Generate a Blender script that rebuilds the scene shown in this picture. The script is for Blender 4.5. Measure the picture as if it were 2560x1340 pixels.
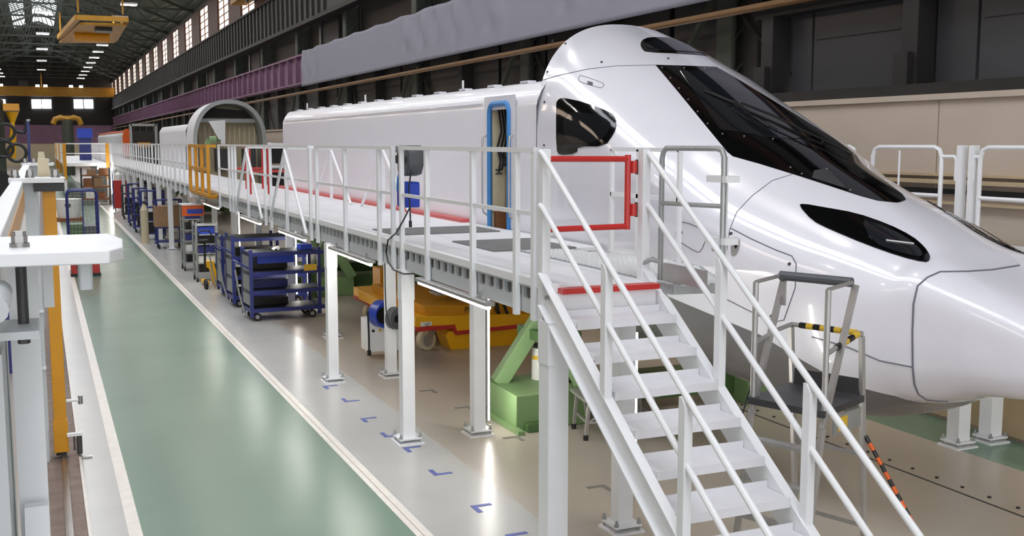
import bpy, bmesh, math, random
import numpy as np
from mathutils import Vector, Matrix
from mathutils.bvhtree import BVHTree
from mathutils.geometry import delaunay_2d_cdt
random.seed(7)
for o in list(bpy.data.objects): bpy.data.objects.remove(o)
scn = bpy.context.scene
COL = scn.collection

# ------------------------------------------------------------------ camera
FPX, EYE = 2700.0, 3.35
PITCH = math.atan(314/FPX)
YAW = math.atan(1183*math.cos(PITCH)/FPX)
Fv = np.array([math.sin(YAW)*math.cos(PITCH), math.cos(YAW)*math.cos(PITCH), -math.sin(PITCH)])
Rv = np.array([math.cos(YAW), -math.sin(YAW), 0.0])
Uv = np.cross(Rv, Fv)
CAMP = np.array([0, 0, EYE])
cam_d = bpy.data.cameras.new('camera')
cam = bpy.data.objects.new('camera', cam_d); COL.objects.link(cam)
cam.location = (0, 0, EYE)
cam.rotation_euler = (math.pi/2-PITCH, 0, -YAW)
cam_d.sensor_width = 36; cam_d.lens = FPX*36/2560; cam_d.clip_end = 600
scn.camera = cam
def ray(px, py): return Fv + Rv*(px-1280)/FPX - Uv*(py-670)/FPX
def onz(px, py, z=0.0):
    r = ray(px, py); return Vector(CAMP + r*((z-EYE)/r[2]))
def onx(px, py, x):
    r = ray(px, py); return Vector(CAMP + r*(x/r[0]))
def ony(px, py, y):
    r = ray(px, py); return Vector(CAMP + r*(y/r[1]))

# ------------------------------------------------------------------ world, exposure
w = bpy.data.worlds.new('world'); scn.world = w; w.use_nodes = True
w.node_tree.nodes['Background'].inputs[0].default_value = (0.95, 0.97, 1.0, 1)
w.node_tree.nodes['Background'].inputs[1].default_value = 2.0
vs = scn.view_settings
vs.view_transform = 'Standard'; vs.look = 'None'; vs.exposure = 0.30; vs.gamma = 1.0
vs.use_curve_mapping = False
LAMP_E, SKY_E, WIN_E, TUBE_E = 40.0, 4.6, 2.4, 36.0

# ------------------------------------------------------------------ materials
def lin(c):
    if isinstance(c, str): c = [int(c[i:i+2], 16)/255 for i in (0, 2, 4)]
    return tuple(((v+.055)/1.055)**2.4 if v > .04045 else v/12.92 for v in c) + (1,)
MATS = {}
def mat(name, col, rough=.5, metal=0.0, var=0.0, scale=3.0, bump=0.0, bscale=40.0, coat=0.0, emit=0.0, ecol=None, spec=.5, rvar=0.0, stretch=None):
    m = bpy.data.materials.new(name); m.use_nodes = True; nt = m.node_tree
    b = nt.nodes['Principled BSDF']
    b.inputs['Base Color'].default_value = lin(col); b.inputs['Roughness'].default_value = rough
    b.inputs['Metallic'].default_value = metal; b.inputs['Coat Weight'].default_value = coat
    b.inputs['Specular IOR Level'].default_value = spec
    b.inputs['Coat Roughness'].default_value = .04
    tc = nt.nodes.new('ShaderNodeTexCoord'); src = tc.outputs['Object']
    if stretch:
        mp = nt.nodes.new('ShaderNodeMapping'); mp.inputs['Scale'].default_value = stretch
        nt.links.new(src, mp.inputs[0]); src = mp.outputs[0]
    if var > 0 or rvar > 0:
        n = nt.nodes.new('ShaderNodeTexNoise'); n.inputs['Scale'].default_value = scale; n.inputs['Detail'].default_value = 5
        nt.links.new(src, n.inputs['Vector'])
        if var > 0:
            r = nt.nodes.new('ShaderNodeValToRGB'); c = lin(col)
            r.color_ramp.elements[0].position = .3; r.color_ramp.elements[1].position = .7
            r.color_ramp.elements[0].color = tuple(v*(1-var) for v in c[:3])+(1,)
            r.color_ramp.elements[1].color = tuple(min(1, v*(1+var)) for v in c[:3])+(1,)
            nt.links.new(n.outputs['Fac'], r.inputs[0]); nt.links.new(r.outputs[0], b.inputs['Base Color'])
        if rvar > 0:
            mr = nt.nodes.new('ShaderNodeMapRange'); mr.inputs[1].default_value = .3; mr.inputs[2].default_value = .7
            mr.inputs[3].default_value = max(0, rough-rvar); mr.inputs[4].default_value = min(1, rough+rvar)
            nt.links.new(n.outputs['Fac'], mr.inputs[0]); nt.links.new(mr.outputs[0], b.inputs['Roughness'])
    if bump > 0:
        n2 = nt.nodes.new('ShaderNodeTexNoise'); n2.inputs['Scale'].default_value = bscale
        nt.links.new(src, n2.inputs['Vector'])
        bp = nt.nodes.new('ShaderNodeBump'); bp.inputs['Strength'].default_value = bump; bp.inputs['Distance'].default_value = .01
        nt.links.new(n2.outputs['Fac'], bp.inputs['Height']); nt.links.new(bp.outputs[0], b.inputs['Normal'])
    if emit > 0:
        b.inputs['Emission Color'].default_value = lin(ecol or col); b.inputs['Emission Strength'].default_value = emit
    MATS[name] = m; return m
mat('concrete', 'b4aba0', .30, var=.05, scale=.5)
mat('grey_floor', 'b9b8b4', .26, var=.04, scale=1.2)
mat('green_paint', '6f8979', .27, var=.06, scale=.6)
mat('line_paint', 'e6e0d8', .4, var=.06, scale=8)
mat('tape', '5560a0', .5, var=.1, scale=9)
mat('tape_grey', '84827f', .5, var=.1, scale=9)
mat('rail_bed', '8b7b72', .8, var=.2, scale=6, bump=.3)
mat('steel', '9a9896', .32, .9, var=.08, scale=5)
mat('alu', 'b2b0ae', .38, .55, var=.06, scale=8)
mat('galv', 'a9adad', .45, .5, var=.08, scale=12)
mat('dark_steel', '4a4a4c', .5, .4, var=.1)
mat('train_white', 'e9e9f2', .22, coat=1.0, var=.012, scale=2)
mat('train_grey', '69696b', .3, .15, coat=.5, var=.06, scale=1.5)
mat('seam', '6d6d78', .5)
mat('coach_white', 'e9e9f0', .32, coat=.3, var=.012, scale=2)
mat('primer_white', 'd2d3d8', .5, var=.02)
mat('black_glass', '050506', .08, spec=.4)
mat('tint_glass', '17191d', .05, spec=.6)
mat('lamp_glass', '1c1f26', .03, coat=.8, spec=.8)
mat('black', '0e0e10', .35)
mat('rubber', '1d1d1f', .6)
mat('white_paint', 'ebedf0', .38, var=.02, scale=5)
mat('fascia_paint', 'c3c9cd', .4, var=.03, scale=5)
mat('deck_paint', 'dedee2', .5, var=.03, scale=6, bump=.05, bscale=80)
mat('mat_grey', '6e6e6e', .8, var=.08, scale=20, bump=.2, bscale=120)
mat('red_paint', 'c0302c', .35, var=.05)
mat('red_strip', 'c85a58', .5, var=.08, scale=4)
mat('yellow_paint', 'f2b410', .38, var=.06, scale=4)
mat('ochre_paint', 'd39312', .4, var=.06, scale=5)
mat('crane_yellow', 'a87a14', .5, var=.1, scale=2)
mat('orange_paint', 'e8641e', .45, var=.08)
mat('green_steel', '7b9a68', .42, var=.06, scale=3)
mat('dark_green', '4a6a3c', .45, var=.08, scale=3)
mat('blue_paint', '2b3578', .4, var=.08, scale=4)
mat('bright_blue', '2545b8', .4, var=.05)
mat('seal_blue', '3f86c8', .5)
mat('beige_wall', 'b9ab9c', .6, var=.03, scale=1.5)
mat('beige_low', 'b39f80', .6, var=.06, scale=2)
mat('interior_beige', 'cfc3a6', .6, var=.06, scale=4)
mat('purple_paint', '80607a', .5, var=.12, scale=2)
mat('column_green', '3e443c', .6, var=.12, scale=2)
mat('dark_wall', '3b3a39', .55, var=.12, scale=1.0)
mat('dark_panel', '3c3c3f', .28, var=.10, scale=.7, stretch=(1, .4, 3))
mat('black_steel', '1c1918', .6, var=.2)
mat('roof', '4c564e', .75, var=.15, scale=.7)
mat('roof_steel', '3a403b', .7, var=.15)
mat('cladding', '393938', .6, var=.08, scale=1)
mat('mullion', '553b31', .6)
mat('pipe_ochre', '70502a', .5, var=.1)
mat('cloth', '8b8b98', .75, var=.03, scale=2)
mat('window_light', 'ffe9d4', .5, emit=WIN_E, ecol='ffe6d0')
mat('skylight', 'f4f6ff', .5, emit=SKY_E, ecol='f0f6ff')
mat('far_window', 'ffffff', .5, emit=6.0, ecol='f4f8ff')
mat('lamp', 'fff6e4', .5, emit=LAMP_E, ecol='fff9f2')
mat('tube', 'ffffff', .4, emit=TUBE_E, ecol='fffaf2')
mat('cardboard', '9a7a5c', .8, var=.1, scale=6)
mat('wood', '8a5a3a', .7, var=.15, scale=8)
mat('white_plastic', 'efefec', .4)
mat('grey_plastic', '55585c', .5)
mat('cable', '20242c', .5)
mat('text_black', '2a1c08', .6)
mat('tape_yellow', 'e0b83a', .5)
mat('coil', '2c2c30', .5)

# ------------------------------------------------------------------ mesh helpers
class MB:
    def __init__(s): s.v = []; s.f = []
    def add(s, vs, fs):
        n = len(s.v); s.v += [tuple(v) for v in vs]; s.f += [tuple(i+n for i in f) for f in fs]; return s
    def box(s, x0, x1, y0, y1, z0, z1):
        return s.add([(x0,y0,z0),(x1,y0,z0),(x1,y1,z0),(x0,y1,z0),(x0,y0,z1),(x1,y0,z1),(x1,y1,z1),(x0,y1,z1)],
                     [(0,3,2,1),(4,5,6,7),(0,1,5,4),(1,2,6,5),(2,3,7,6),(3,0,4,7)])
    def bar(s, a, b, w, h=None, up=(0,0,1)):
        a, b = Vector(a), Vector(b); d = (b-a).normalized(); h = h or w
        u = Vector(up)
        if abs(d.dot(u)) > .95: u = Vector((1, 0, 0))
        r = d.cross(u).normalized(); u = r.cross(d).normalized()
        vs = [p + r*(sx*w/2) + u*(sy*h/2) for p in (a, b) for sx, sy in ((-1,-1),(1,-1),(1,1),(-1,1))]
        return s.add(vs, [(0,1,2,3),(7,6,5,4),(0,4,5,1),(1,5,6,2),(2,6,7,3),(3,7,4,0)])
    def tube(s, pts, r, n=8, closed=False):
        pts = [Vector(p) for p in pts]; m = len(pts); rings = []; pu = None
        for i, p in enumerate(pts):
            if closed: d = (pts[(i+1) % m]-pts[i-1])
            else: d = pts[min(i+1, m-1)]-pts[max(i-1, 0)]
            d.normalize()
            u = pu if pu else (Vector((0,0,1)) if abs(d.z) < .9 else Vector((1,0,0)))
            u = (u - d*u.dot(d)).normalized(); pu = u; q = d.cross(u)
            rings.append([p + u*(math.cos(2*math.pi*k/n)*r) + q*(math.sin(2*math.pi*k/n)*r) for k in range(n)])
        vs = [v for g in rings for v in g]; fs = []
        for i in range(m if closed else m-1):
            j = (i+1) % m
            for k in range(n): fs.append((i*n+k, j*n+k, j*n+(k+1) % n, i*n+(k+1) % n))
        if not closed: fs += [tuple(range(n-1, -1, -1)), tuple((m-1)*n+k for k in range(n))]
        return s.add(vs, fs)
    def cyl(s, c, axis, r, h, n=16, r2=None):
        c = Vector(c); d = Vector(axis).normalized(); u = Vector((0,0,1)) if abs(d.z) < .9 else Vector((1,0,0))
        u = (u-d*u.dot(d)).normalized(); q = d.cross(u); r2 = r if r2 is None else r2
        vs = [c - d*h/2 + (u*math.cos(2*math.pi*k/n)+q*math.sin(2*math.pi*k/n))*r for k in range(n)]
        vs += [c + d*h/2 + (u*math.cos(2*math.pi*k/n)+q*math.sin(2*math.pi*k/n))*r2 for k in range(n)]
        return s.add(vs, [(k, (k+1) % n, n+(k+1) % n, n+k) for k in range(n)] + [tuple(range(n-1,-1,-1)), tuple(range(n, 2*n))])
    def prism(s, poly, axis, a, b):
        # poly: 2D points in the two other axes (x:(y,z) y:(x,z) z:(x,y))
        def P(p, t): return {'x': (t, p[0], p[1]), 'y': (p[0], t, p[1]), 'z': (p[0], p[1], t)}[axis]
        n = len(poly)
        return s.add([P(p, a) for p in poly]+[P(p, b) for p in poly],
                     [tuple(range(n-1,-1,-1)), tuple(range(n, 2*n))]+[(k, (k+1) % n, n+(k+1) % n, n+k) for k in range(n)])
    def mesh(s, name, m, smooth=35, bevel=0):
        me = bpy.data.meshes.new(name); me.from_pydata(s.v, [], s.f)
        bm = bmesh.new(); bm.from_mesh(me); bmesh.ops.recalc_face_normals(bm, faces=bm.faces); bm.to_mesh(me); bm.free()
        me.materials.append(MATS[m])
        if smooth:
            me.polygons.foreach_set('use_smooth', [True]*len(me.polygons)); me.set_sharp_from_angle(angle=math.radians(smooth))
        return me
    def build(s, name, m, parent=None, smooth=35, bevel=0):
        if parent is not None:
            p = wloc(parent); s.v = [(v[0]-p.x, v[1]-p.y, v[2]-p.z) for v in s.v]
        me = s.mesh(name, m, smooth)
        o = bpy.data.objects.new(name, me); COL.objects.link(o)
        if parent is not None: o.parent = parent
        if bevel:
            b = o.modifiers.new('bevel', 'BEVEL'); b.width = bevel; b.segments = 2; b.limit_method = 'ANGLE'
        return o
def wloc(o):
    p = Vector((0, 0, 0))
    while o is not None: p += Vector(o.location); o = o.parent
    return p
def tag(o, label=None, cat=None, group=None, kind=None):
    if label: o['label'] = label
    if cat: o['category'] = cat
    if group: o['group'] = group
    if kind: o['kind'] = kind
    return o
def thing(name, label, cat, loc=(0,0,0), rz=0.0, group=None):
    o = bpy.data.objects.new(name, None); COL.objects.link(o); o.location = loc; o.rotation_euler.z = rz
    o.empty_display_size = .1
    return tag(o, label, cat, group)
def struct(name, loc=(0,0,0)):
    o = bpy.data.objects.new(name, None); COL.objects.link(o); o.location = loc; o['kind'] = 'structure'; return o
def inst(me, name, parent, loc, rz=0.0, scale=None):
    o = bpy.data.objects.new(name, me); COL.objects.link(o)
    p = wloc(parent) if parent is not None else Vector((0,0,0))
    o.location = Vector(loc)-p; o.rotation_euler.z = rz
    if scale: o.scale = scale
    if parent is not None: o.parent = parent
    return o
def copy_tree(o, parent=None):
    c = o.copy(); COL.objects.link(c); c.parent = parent
    for ch in o.children: copy_tree(ch, c)
    return c
def box(x0, x1, y0, y1, z0, z1): return MB().box(x0, x1, y0, y1, z0, z1)
def arc(c, r, a0, a1, n, f): return [f(c[0]+r*math.cos(a0+(a1-a0)*i/n), c[1]+r*math.sin(a0+(a1-a0)*i/n)) for i in range(n+1)]
def rrect(x0, x1, y0, y1, r, n=4):
    P = []
    for cx_, cy_, a in ((x1-r, y1-r, 0), (x0+r, y1-r, 90), (x0+r, y0+r, 180), (x1-r, y0+r, 270)):
        for i in range(n+1):
            t = math.radians(a+90*i/n); P.append((cx_+r*math.cos(t), cy_+r*math.sin(t)))
    return P

Y0, Y1 = -14.0, 175.0
WX = 10.5
# ------------------------------------------------------------------ floor
o = box(-12, 12, Y0, Y1, -.3, 0).build('floor', 'concrete'); tag(o, kind='structure')
def strip(name, m, x0, x1, y0=Y0, y1=Y1, z=.003):
    o = box(x0, x1, y0, y1, 0, z).build(name, m); tag(o, kind='structure'); return o
strip('floor_aisle', 'green_paint', .66, 2.82)
strip('floor_walkway', 'grey_floor', 2.94, 3.95, z=.0025)  # greyer, slightly paler strip than the concrete beside it
strip('floor_verge', 'grey_floor', .26, .56)
strip('floor_side_aisle', 'green_paint', 9.1, 9.93)
strip('trim_1', 'line_paint', .555, .665, z=.005)
strip('trim_2', 'line_paint', 2.81, 2.865, z=.005)
strip('trim_3', 'line_paint', 2.875, 2.945, z=.0052)
strip('floor_rail_bed', 'rail_bed', -.10, .25, z=.004)
rl = tag(MB().box(.06, .12, Y0, 60, 0, .03).box(.075, .105, Y0, 60, .03, .045).build('floor_rail', 'steel'), kind='structure')
tag(box(.235, .262, Y0, 60, 0, .03).build('trim_4', 'line_paint'), kind='structure')
# slot with bolt heads in the floor right of the train
slot = tag(box(7.96, 7.985, 3, 13, 0, .004).build('trim_5', 'dark_steel'), kind='structure')
bolt_me = MB().cyl((0,0,.006), (0,0,1), .018, .012, 8).mesh('floor_bolt', 'black')
for k in range(24): inst(bolt_me, 'floor_bolt', slot, (8.12, 4+.33*k, 0))
# tape corner marks
def tape(px, py, sx, sy, m='tape', lab='blue'):
    p = onz(px, py)
    mb = MB().box(p.x, p.x+.20*sx, p.y, p.y+.05*sy, .003, .006).box(p.x, p.x+.05*sx, p.y, p.y+.20*sy, .003, .0061)
    v = [(min(a[0], 99), a[1], a[2]) for a in mb.v]; mb.v = v
    o = mb.build('tape_mark', m)
    if lab == 'blue': tag(o, 'blue L-shaped tape mark on the grey floor along the white line', 'tape mark', 'blue corner tape marks on the floor')
    else: tag(o, 'faded grey L-shaped tape mark on the floor beneath the work platform', 'tape mark', 'grey corner tape marks under the platform')
for px, py, sx, sy in [(862,1006,1,1),(900,1047,1,-1),(962,1094,1,1),(1006,1120,1,-1),(1086,1190,1,1),(1175,1266,1,-1),(806,966,1,-1),(1262,1338,1,-1)]:
    tape(px, py, sx, sy)
for px, py, sx, sy in [(1082,974,-1,-1),(1172,1016,-1,-1),(1295,1090,-1,-1),(1510,1212,-1,-1)]:
    tape(px, py, sx, sy, 'tape_grey', 'grey')

# ------------------------------------------------------------------ right wall
wl = struct('wall_right', (9.95, 0, 0))
pan = box(0, .08, 0, 3.98, 0, 3.86).mesh('wall_panel', 'beige_wall')
for k in range(46): inst(pan, 'wall_panel', wl, (9.95, Y0+4*k, 0))
box(9.9, 10.25, Y0, Y1, 3.86, 3.93).build('wall_cap', 'beige_wall', wl)
lowp = box(-.02, .02, 0, 1.18, 0, 1.9).mesh('low_panel', 'beige_low')
for k in range(30): inst(lowp, 'low_panel', wl, (9.93, 1.0+1.2*k, .05))
for z, h in ((2.62, .03), (2.86, .05), (2.95, .03)): box(9.86, 9.95, Y0, 40, z, z+h).build('ledge', 'beige_low', wl)
box(9.88, 9.95, Y0, 40, 2.74, 2.80).build('cable_tray', 'black', wl)
up = tag(box(11.3, 11.5, Y0, Y1, 3.7, 12.8).build('wall_right_upper', 'dark_wall'), kind='structure')
# framed dark panels low behind the nose
frm = struct('wall_right_frame', (10.3, 0, 0))
dp = box(-.03, .03, 0, 1, 4.1, 5.25).mesh('dark_panel', 'dark_panel')
yy = [2.2, 6.4, 9.55, 9.8, 10.3, 10.95, 13.6]
for a, b in ((-13, 2.1), (2.3, 6.2), (6.5, 10.0), (10.05, 10.7), (11.05, 13.1), (13.15, 13.6)):
    inst(dp, 'dark_panel', frm, (10.6, a, 0), scale=(1, b-a, 1))
    if b-a > 1.5:
        box(10.55, 10.57, a+.05, b-.05, 4.85, 4.87).build('panel_joint', 'dark_wall', frm)
box(10.1, 10.6, Y0, 14.2, 3.93, 4.08).build('sill_beam', 'black_steel', frm)
box(10.3, 10.62, Y0, 14.2, 5.25, 5.42).build('head_beam', 'black_steel', frm)
for y in (2.2, 6.35, 10.87, 13.85):
    box(10.28, 10.62, y-.14, y+.14, 4.08, 5.25).build('frame_post', 'black_steel', frm)
    box(10.2, 10.28, y-.06, y+.2, 4.08, 4.5).build('post_shoe', 'black_steel', frm)
box(10.70, 10.74, Y0, 14.2, 5.4, 7.2).build('upper_sheet', 'black_steel', frm)
# grey sheets behind the near car, under the pipe
sh = struct('wall_right_sheets', (10.9, 0, 0))
shm = box(-.02, .02, 0, 2.55, 3.9, 7.0).mesh('wall_sheet', 'dark_wall')
for k in range(56): inst(shm, 'wall_sheet', sh, (10.95, 15.0+2.75*k, 0))
# columns
colm = MB()
for dx in (-.28, .28): colm.box(dx-.03, dx+.03, -.22, .22, 0, 8.4)
colm.box(-.28, .28, -.02, .02, 0, 8.4)
for k in range(14): colm.bar((-.28, -.2, .4+.58*k), (.28, -.2, .4+.58*(k+1)) if k % 2 == 0 else (.28, -.2, .4+.58*(k+1)), .06, .02)
colme = colm.mesh('column', 'column_green')
dk = box(-.2, .45, -.9, .9, 5.6, 8.3).mesh('column_shadow_plate', 'black_steel')
for k in range(11):
    y = 15.6+8.2*k*1.0 if k == 0 else 15.6+16.5*k*0.5*1.0
    c = inst(colme, 'column_steel', None, (11.0, y, 0)); c['kind'] = 'structure'
for k in range(11, 20):
    c = inst(colme, 'column_steel', None, (11.0, 15.6+8.25*k, 0)); c['kind'] = 'structure'
br = struct('wall_right_braces', (10.8, 0, 0))
for k in range(20):
    y = 15.6+8.25*k
    MB().bar((10.75, y+.2, 6.0), (10.75, y+2.2, 4.0), .10).build('brace', 'column_green', br)
    MB().bar((10.85, y-2.1, 4.0), (10.85, y-.1, 5.6), .05).build('brace', 'black_steel', br)
    box(10.6, 11.2, y+3.9, y+4.15, 3.9, 6.9).build('sub_column', 'black_steel', br)
# upper grey bays above the crane girder, solid black boxes for the shade of a recess at every second column
for k in range(10):
    y = 58.6-16.45*3+16.45*k
    box(10.9, 11.28, y-.2, y+2.4, 7.05, 8.3).build('recess_shade_box', 'black_steel', br)
    box(10.82, 11.0, y+2.4, y+2.65, 7.05, 8.3).build('bay_post', 'dark_panel', br)
# crane runway girder
g = thing('crane_runway_girder', 'purple riveted steel crane runway girder along the right wall', 'girder', (10.5, 60, 5.8))
box(10.42, 10.48, Y0, 174.6, 5.86, 6.96).build('web', 'purple_paint', g)
box(10.24, 10.66, Y0, 174.6, 6.96, 7.03).build('top_flange', 'purple_paint', g)
box(10.24, 10.66, Y0, 174.6, 5.80, 5.86).build('bottom_flange', 'purple_paint', g)
st = MB().box(-.20, -.02, -.03, .03, 5.86, 6.96).mesh('stiffener', 'purple_paint')
for k in range(78): inst(st, 'stiffener', g, (10.44, 45.2+1.64*k, 0))
# pipe
pp = thing('overhead_pipe', 'ochre brown pipe running below the crane girder along the wall', 'pipe', (10.15, 60, 5.4))
MB().tube([(10.15, y, 5.40) for y in (Y0, 0, 60, 174.6)], .06, 10).build('pipe', 'pipe_ochre', pp)
for k in range(18): box(10.1, 10.5, 12+9*k, 12.1+9*k, 5.46, 5.52).build('pipe_bracket', 'black_steel', pp)
# white cloth banner over the girder
def banner():
    V = []; Fc = []; ny, nz = 220, 14; ya, yb = 8.0, 44.6
    for i in range(ny+1):
        y = ya+(yb-ya)*i/ny
        for j in range(nz+1):
            t = j/nz
            fold = 0
            for cy_, wd, a in ((43.8, 1.5, .10), (31.2, .5, .14), (29.6, 1.0, .12), (27.0, 1.2, .10), (24.6, .7, .12), (20.6, .8, .12), (14.5, 1.0, .1)):
                fold += 1.7*a*math.exp(-((y-cy_+.9*(1-t))/wd)**2)*math.sin((y-cy_)*5+t*2.5)
            sag = .05*abs(math.sin((y-ya)*math.pi/2.6))*(1-t)**0
            z = 7.08-(1.46)*t - sag*(1-t)
            V.append((10.06-.05*t+fold*.6*math.sin(math.pi*min(1, t*1.2+.1)), y, z))
    for i in range(ny):
        for j in range(nz):
            a = i*(nz+1)+j; Fc.append((a, a+1, a+nz+2, a+nz+1))
    mb = MB().add(V, Fc); o = mb.build('cloth_banner', 'cloth', smooth=60)
    s = o.modifiers.new('thick', 'SOLIDIFY'); s.thickness = .01
    return o
tag(banner(), 'long plain white cloth sheet hung over the purple crane girder', 'banner')
# dark ribbed cladding and clerestory
cl = struct('wall_right_cladding', (10.4, 0, 8.3))
box(10.42, 10.5, Y0, Y1, 8.3, 10.0).build('backing_sheet', 'cladding', cl)
box(10.2, 10.6, Y0, Y1, 8.18, 8.34).build('bottom_beam', 'black_steel', cl)
box(10.25, 10.6, Y0, Y1, 9.96, 10.06).build('top_beam', 'black_steel', cl)
rb = box(-.1, 0, 0, .3, 8.34, 9.96).mesh('cladding_rib', 'cladding')
for k in range(136): inst(rb, 'cladding_rib', cl, (10.42, 42+.98*k, 0))
tag(box(10.45, 10.6, Y0, Y1, 12.3, 12.9).build('wall_right_eaves', 'roof_steel'), kind='structure')
pane = box(-.01, .01, 0, 1.94, 0, .42).mesh('pane', 'window_light')
vm = box(-.05, .05, -.03, .03, 10.06, 12.3).mesh('mullion', 'mullion'); hm = box(-.04, .04, 0, 4.1, -.025, .025).mesh('transom', 'mullion')
pier = box(-.1, .12, 0, 4.05, 10.06, 12.3).mesh('pier', 'mullion')
for k in range(17):
    y = 40.5+8.2*k
    wn = struct('window_%d' % (k+1), (10.5, y, 10.06))
    for i in range(3): inst(vm, 'mullion', wn, (10.5, y+2.0*i, 0))
    for j in range(6): inst(hm, 'transom', wn, (10.5, y, 10.06+.44*j))
    for i in range(2):
        for j in range(5): inst(pane, 'pane', wn, (10.52, y+.03+2.0*i, 10.08+.44*j))
    inst(pier, 'pier', wn, (10.5, y+4.1, 0))
tag(box(10.45, 10.6, Y0, 40.5, 10.06, 12.3).build('wall_right_upper_near', 'mullion'), kind='structure')
# ------------------------------------------------------------------ roof
RX, RZ = .5, 16.6
def slope(x): return 12.7+(RZ-12.7)*(1-abs(x-RX)/10.0)
rf = struct('ceiling', (0, 0, 0))
for xa, xb in ((-10, -1.9), (-.75, -.05), (2.1, 10.6)):
    za, zb_ = slope(xa), slope(xb)
    if xa < RX < xb: pass
    MB().add([(xa,Y0,za),(xb,Y0,zb_),(xb,Y1,zb_),(xa,Y1,za),(xa,Y0,za+.15),(xb,Y0,zb_+.15),(xb,Y1,zb_+.15),(xa,Y1,za+.15)],
             [(0,1,2,3),(7,6,5,4),(0,4,5,1),(1,5,6,2),(2,6,7,3),(3,7,4,0)]).build('roof_slope', 'roof', rf)
for xa, xb in ((-1.9, -.75), (-.05, 2.1)):   # dark roof beyond the skylights
    za, zb_ = slope(xa), slope(xb)
    MB().add([(xa,132,za),(xb,132,zb_),(xb,Y1,zb_),(xa,Y1,za),(xa,132,za+.15),(xb,132,zb_+.15),(xb,Y1,zb_+.15),(xa,Y1,za+.15)],
             [(0,1,2,3),(7,6,5,4),(0,4,5,1),(1,5,6,2),(2,6,7,3),(3,7,4,0)]).build('roof_slope', 'roof', rf)
for x in [-8.8+1.25*k for k in range(16)]:
    z = slope(x)-.08
    if -1.9 < x < -.7 or 0 < x < 2.1: continue
    box(x-.05, x+.05, Y0, Y1, z-.14, z).build('purlin', 'roof_steel', rf)
for k in range(23):
    y = -10+8.2*k
    mb = MB()
    mb.bar((-9.5, y, slope(-9.5)-.3), (RX, y, RZ-.3), .14, .2).bar((RX, y, RZ-.3), (10.4, y, slope(10.4)-.3), .14, .2)
    mb.bar((-9.5, y, 12.6), (10.4, y, 12.6), .10, .14)
    for i in range(9):
        xa = -9.5+2.2*i; xm = xa+1.1
        mb.bar((xa, y, 12.6), (xm, y, slope(xm)-.3), .07); mb.bar((xm, y, slope(xm)-.3), (min(xa+2.2, 10.4), y, 12.6), .07)
    mb.build('roof_truss', 'roof_steel', rf)
for n_, (xa, xb) in enumerate(((-1.9, -.75), (-.05, 2.1))):
    sk = struct('window_%d' % (30+n_), (xa, 0, slope(xa)))
    m4 = lambda: None
    za, zb_ = slope(xa), slope(xb); zm = max(za, zb_)
    pm = MB()
    if xa < RX < xb: prof = [(xa, za), (RX, RZ), (xb, zb_)]
    else: prof = [(xa, za), (xb, zb_)]
    for i in range(len(prof)-1):
        (x0, z0), (x1, z1) = prof[i], prof[i+1]
        pm.add([(x0,0,z0),(x1,0,z1),(x1,1.5,z1),(x0,1.5,z0),(x0,0,z0+.03),(x1,0,z1+.03),(x1,1.5,z1+.03),(x0,1.5,z0+.03)],
               [(0,1,2,3),(7,6,5,4),(0,4,5,1),(1,5,6,2),(2,6,7,3),(3,7,4,0)])
    pme = pm.mesh('skylight_pane', 'skylight')
    bme = MB()
    for i in range(len(prof)-1): bme.bar((prof[i][0], 0, prof[i][1]-.05), (prof[i+1][0], 0, prof[i+1][1]-.05), .07, .12)
    bme = bme.mesh('glazing_bar', 'roof_steel')
    for k in range(89):
        inst(pme, 'skylight_pane', sk, (0, -1.4+1.6*k*.93-12, 0)); inst(bme, 'glazing_bar', sk, (0, -1.45+1.6*k*.93-12, 0))
# high bay lamps
lh = MB().box(-.52, .52, -.36, .36, 0, .12); lhm = lh.mesh('housing', 'white_paint')
ld = MB().add([(-.48,-.32,-.01),(.48,-.32,-.01),(.48,.32,-.01),(-.48,.32,-.01)], [(0,3,2,1)]).mesh('diffuser', 'lamp', smooth=0)
lr = MB().tube([(0,0,.12),(0,0,1.2)], .02, 6).mesh('hanger', 'roof_steel')
def highbay(x, y, lab, grp):
    t = thing('high_bay_lamp', lab, 'lamp', (x, y, 12.4), group=grp)
    inst(lhm, 'housing', t, (x, y, 12.4)); inst(ld, 'diffuser', t, (x, y, 12.4)); inst(lr, 'hanger', t, (x, y, 12.4))
for k in range(21):
    highbay(5.9, 3.4+8.2*k, 'white rectangular high-bay lamp in the row over the train cars', 'high-bay lamps above the train side')
    if k % 2: highbay(.72, -6+8.2*k, 'white rectangular high-bay lamp in the row under the roof ridge skylight', 'high-bay lamps under the ridge')
    highbay(-4.4, 3.4+8.2*k, 'white rectangular high-bay lamp over the machine side of the hall', 'high-bay lamps above the machines')
# ------------------------------------------------------------------ left wall, mirror of the right one
wll = struct('wall_left', (-9.5, 0, 0))
for k in range(46): inst(pan, 'wall_panel', wll, (-9.6, Y0+4*k, 0))
box(-9.7, -9.5, Y0, Y1, 3.86, 10.06).build('upper_sheet', 'dark_wall', wll)
box(-9.7, -9.5, Y0, Y1, 12.2, 12.9).build('eaves', 'roof_steel', wll)
for k in range(21):
    y = -12+8.2*k
    wn = struct('window_%d' % (60+k), (-9.6, y, 10.06))
    for i in range(2):
        for j in range(5): inst(pane, 'pane', wn, (-9.62, y+.03+2.0*i, 10.08+.44*j))
    inst(pier, 'pier', wn, (-9.6, y+4.1, 0))
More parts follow.
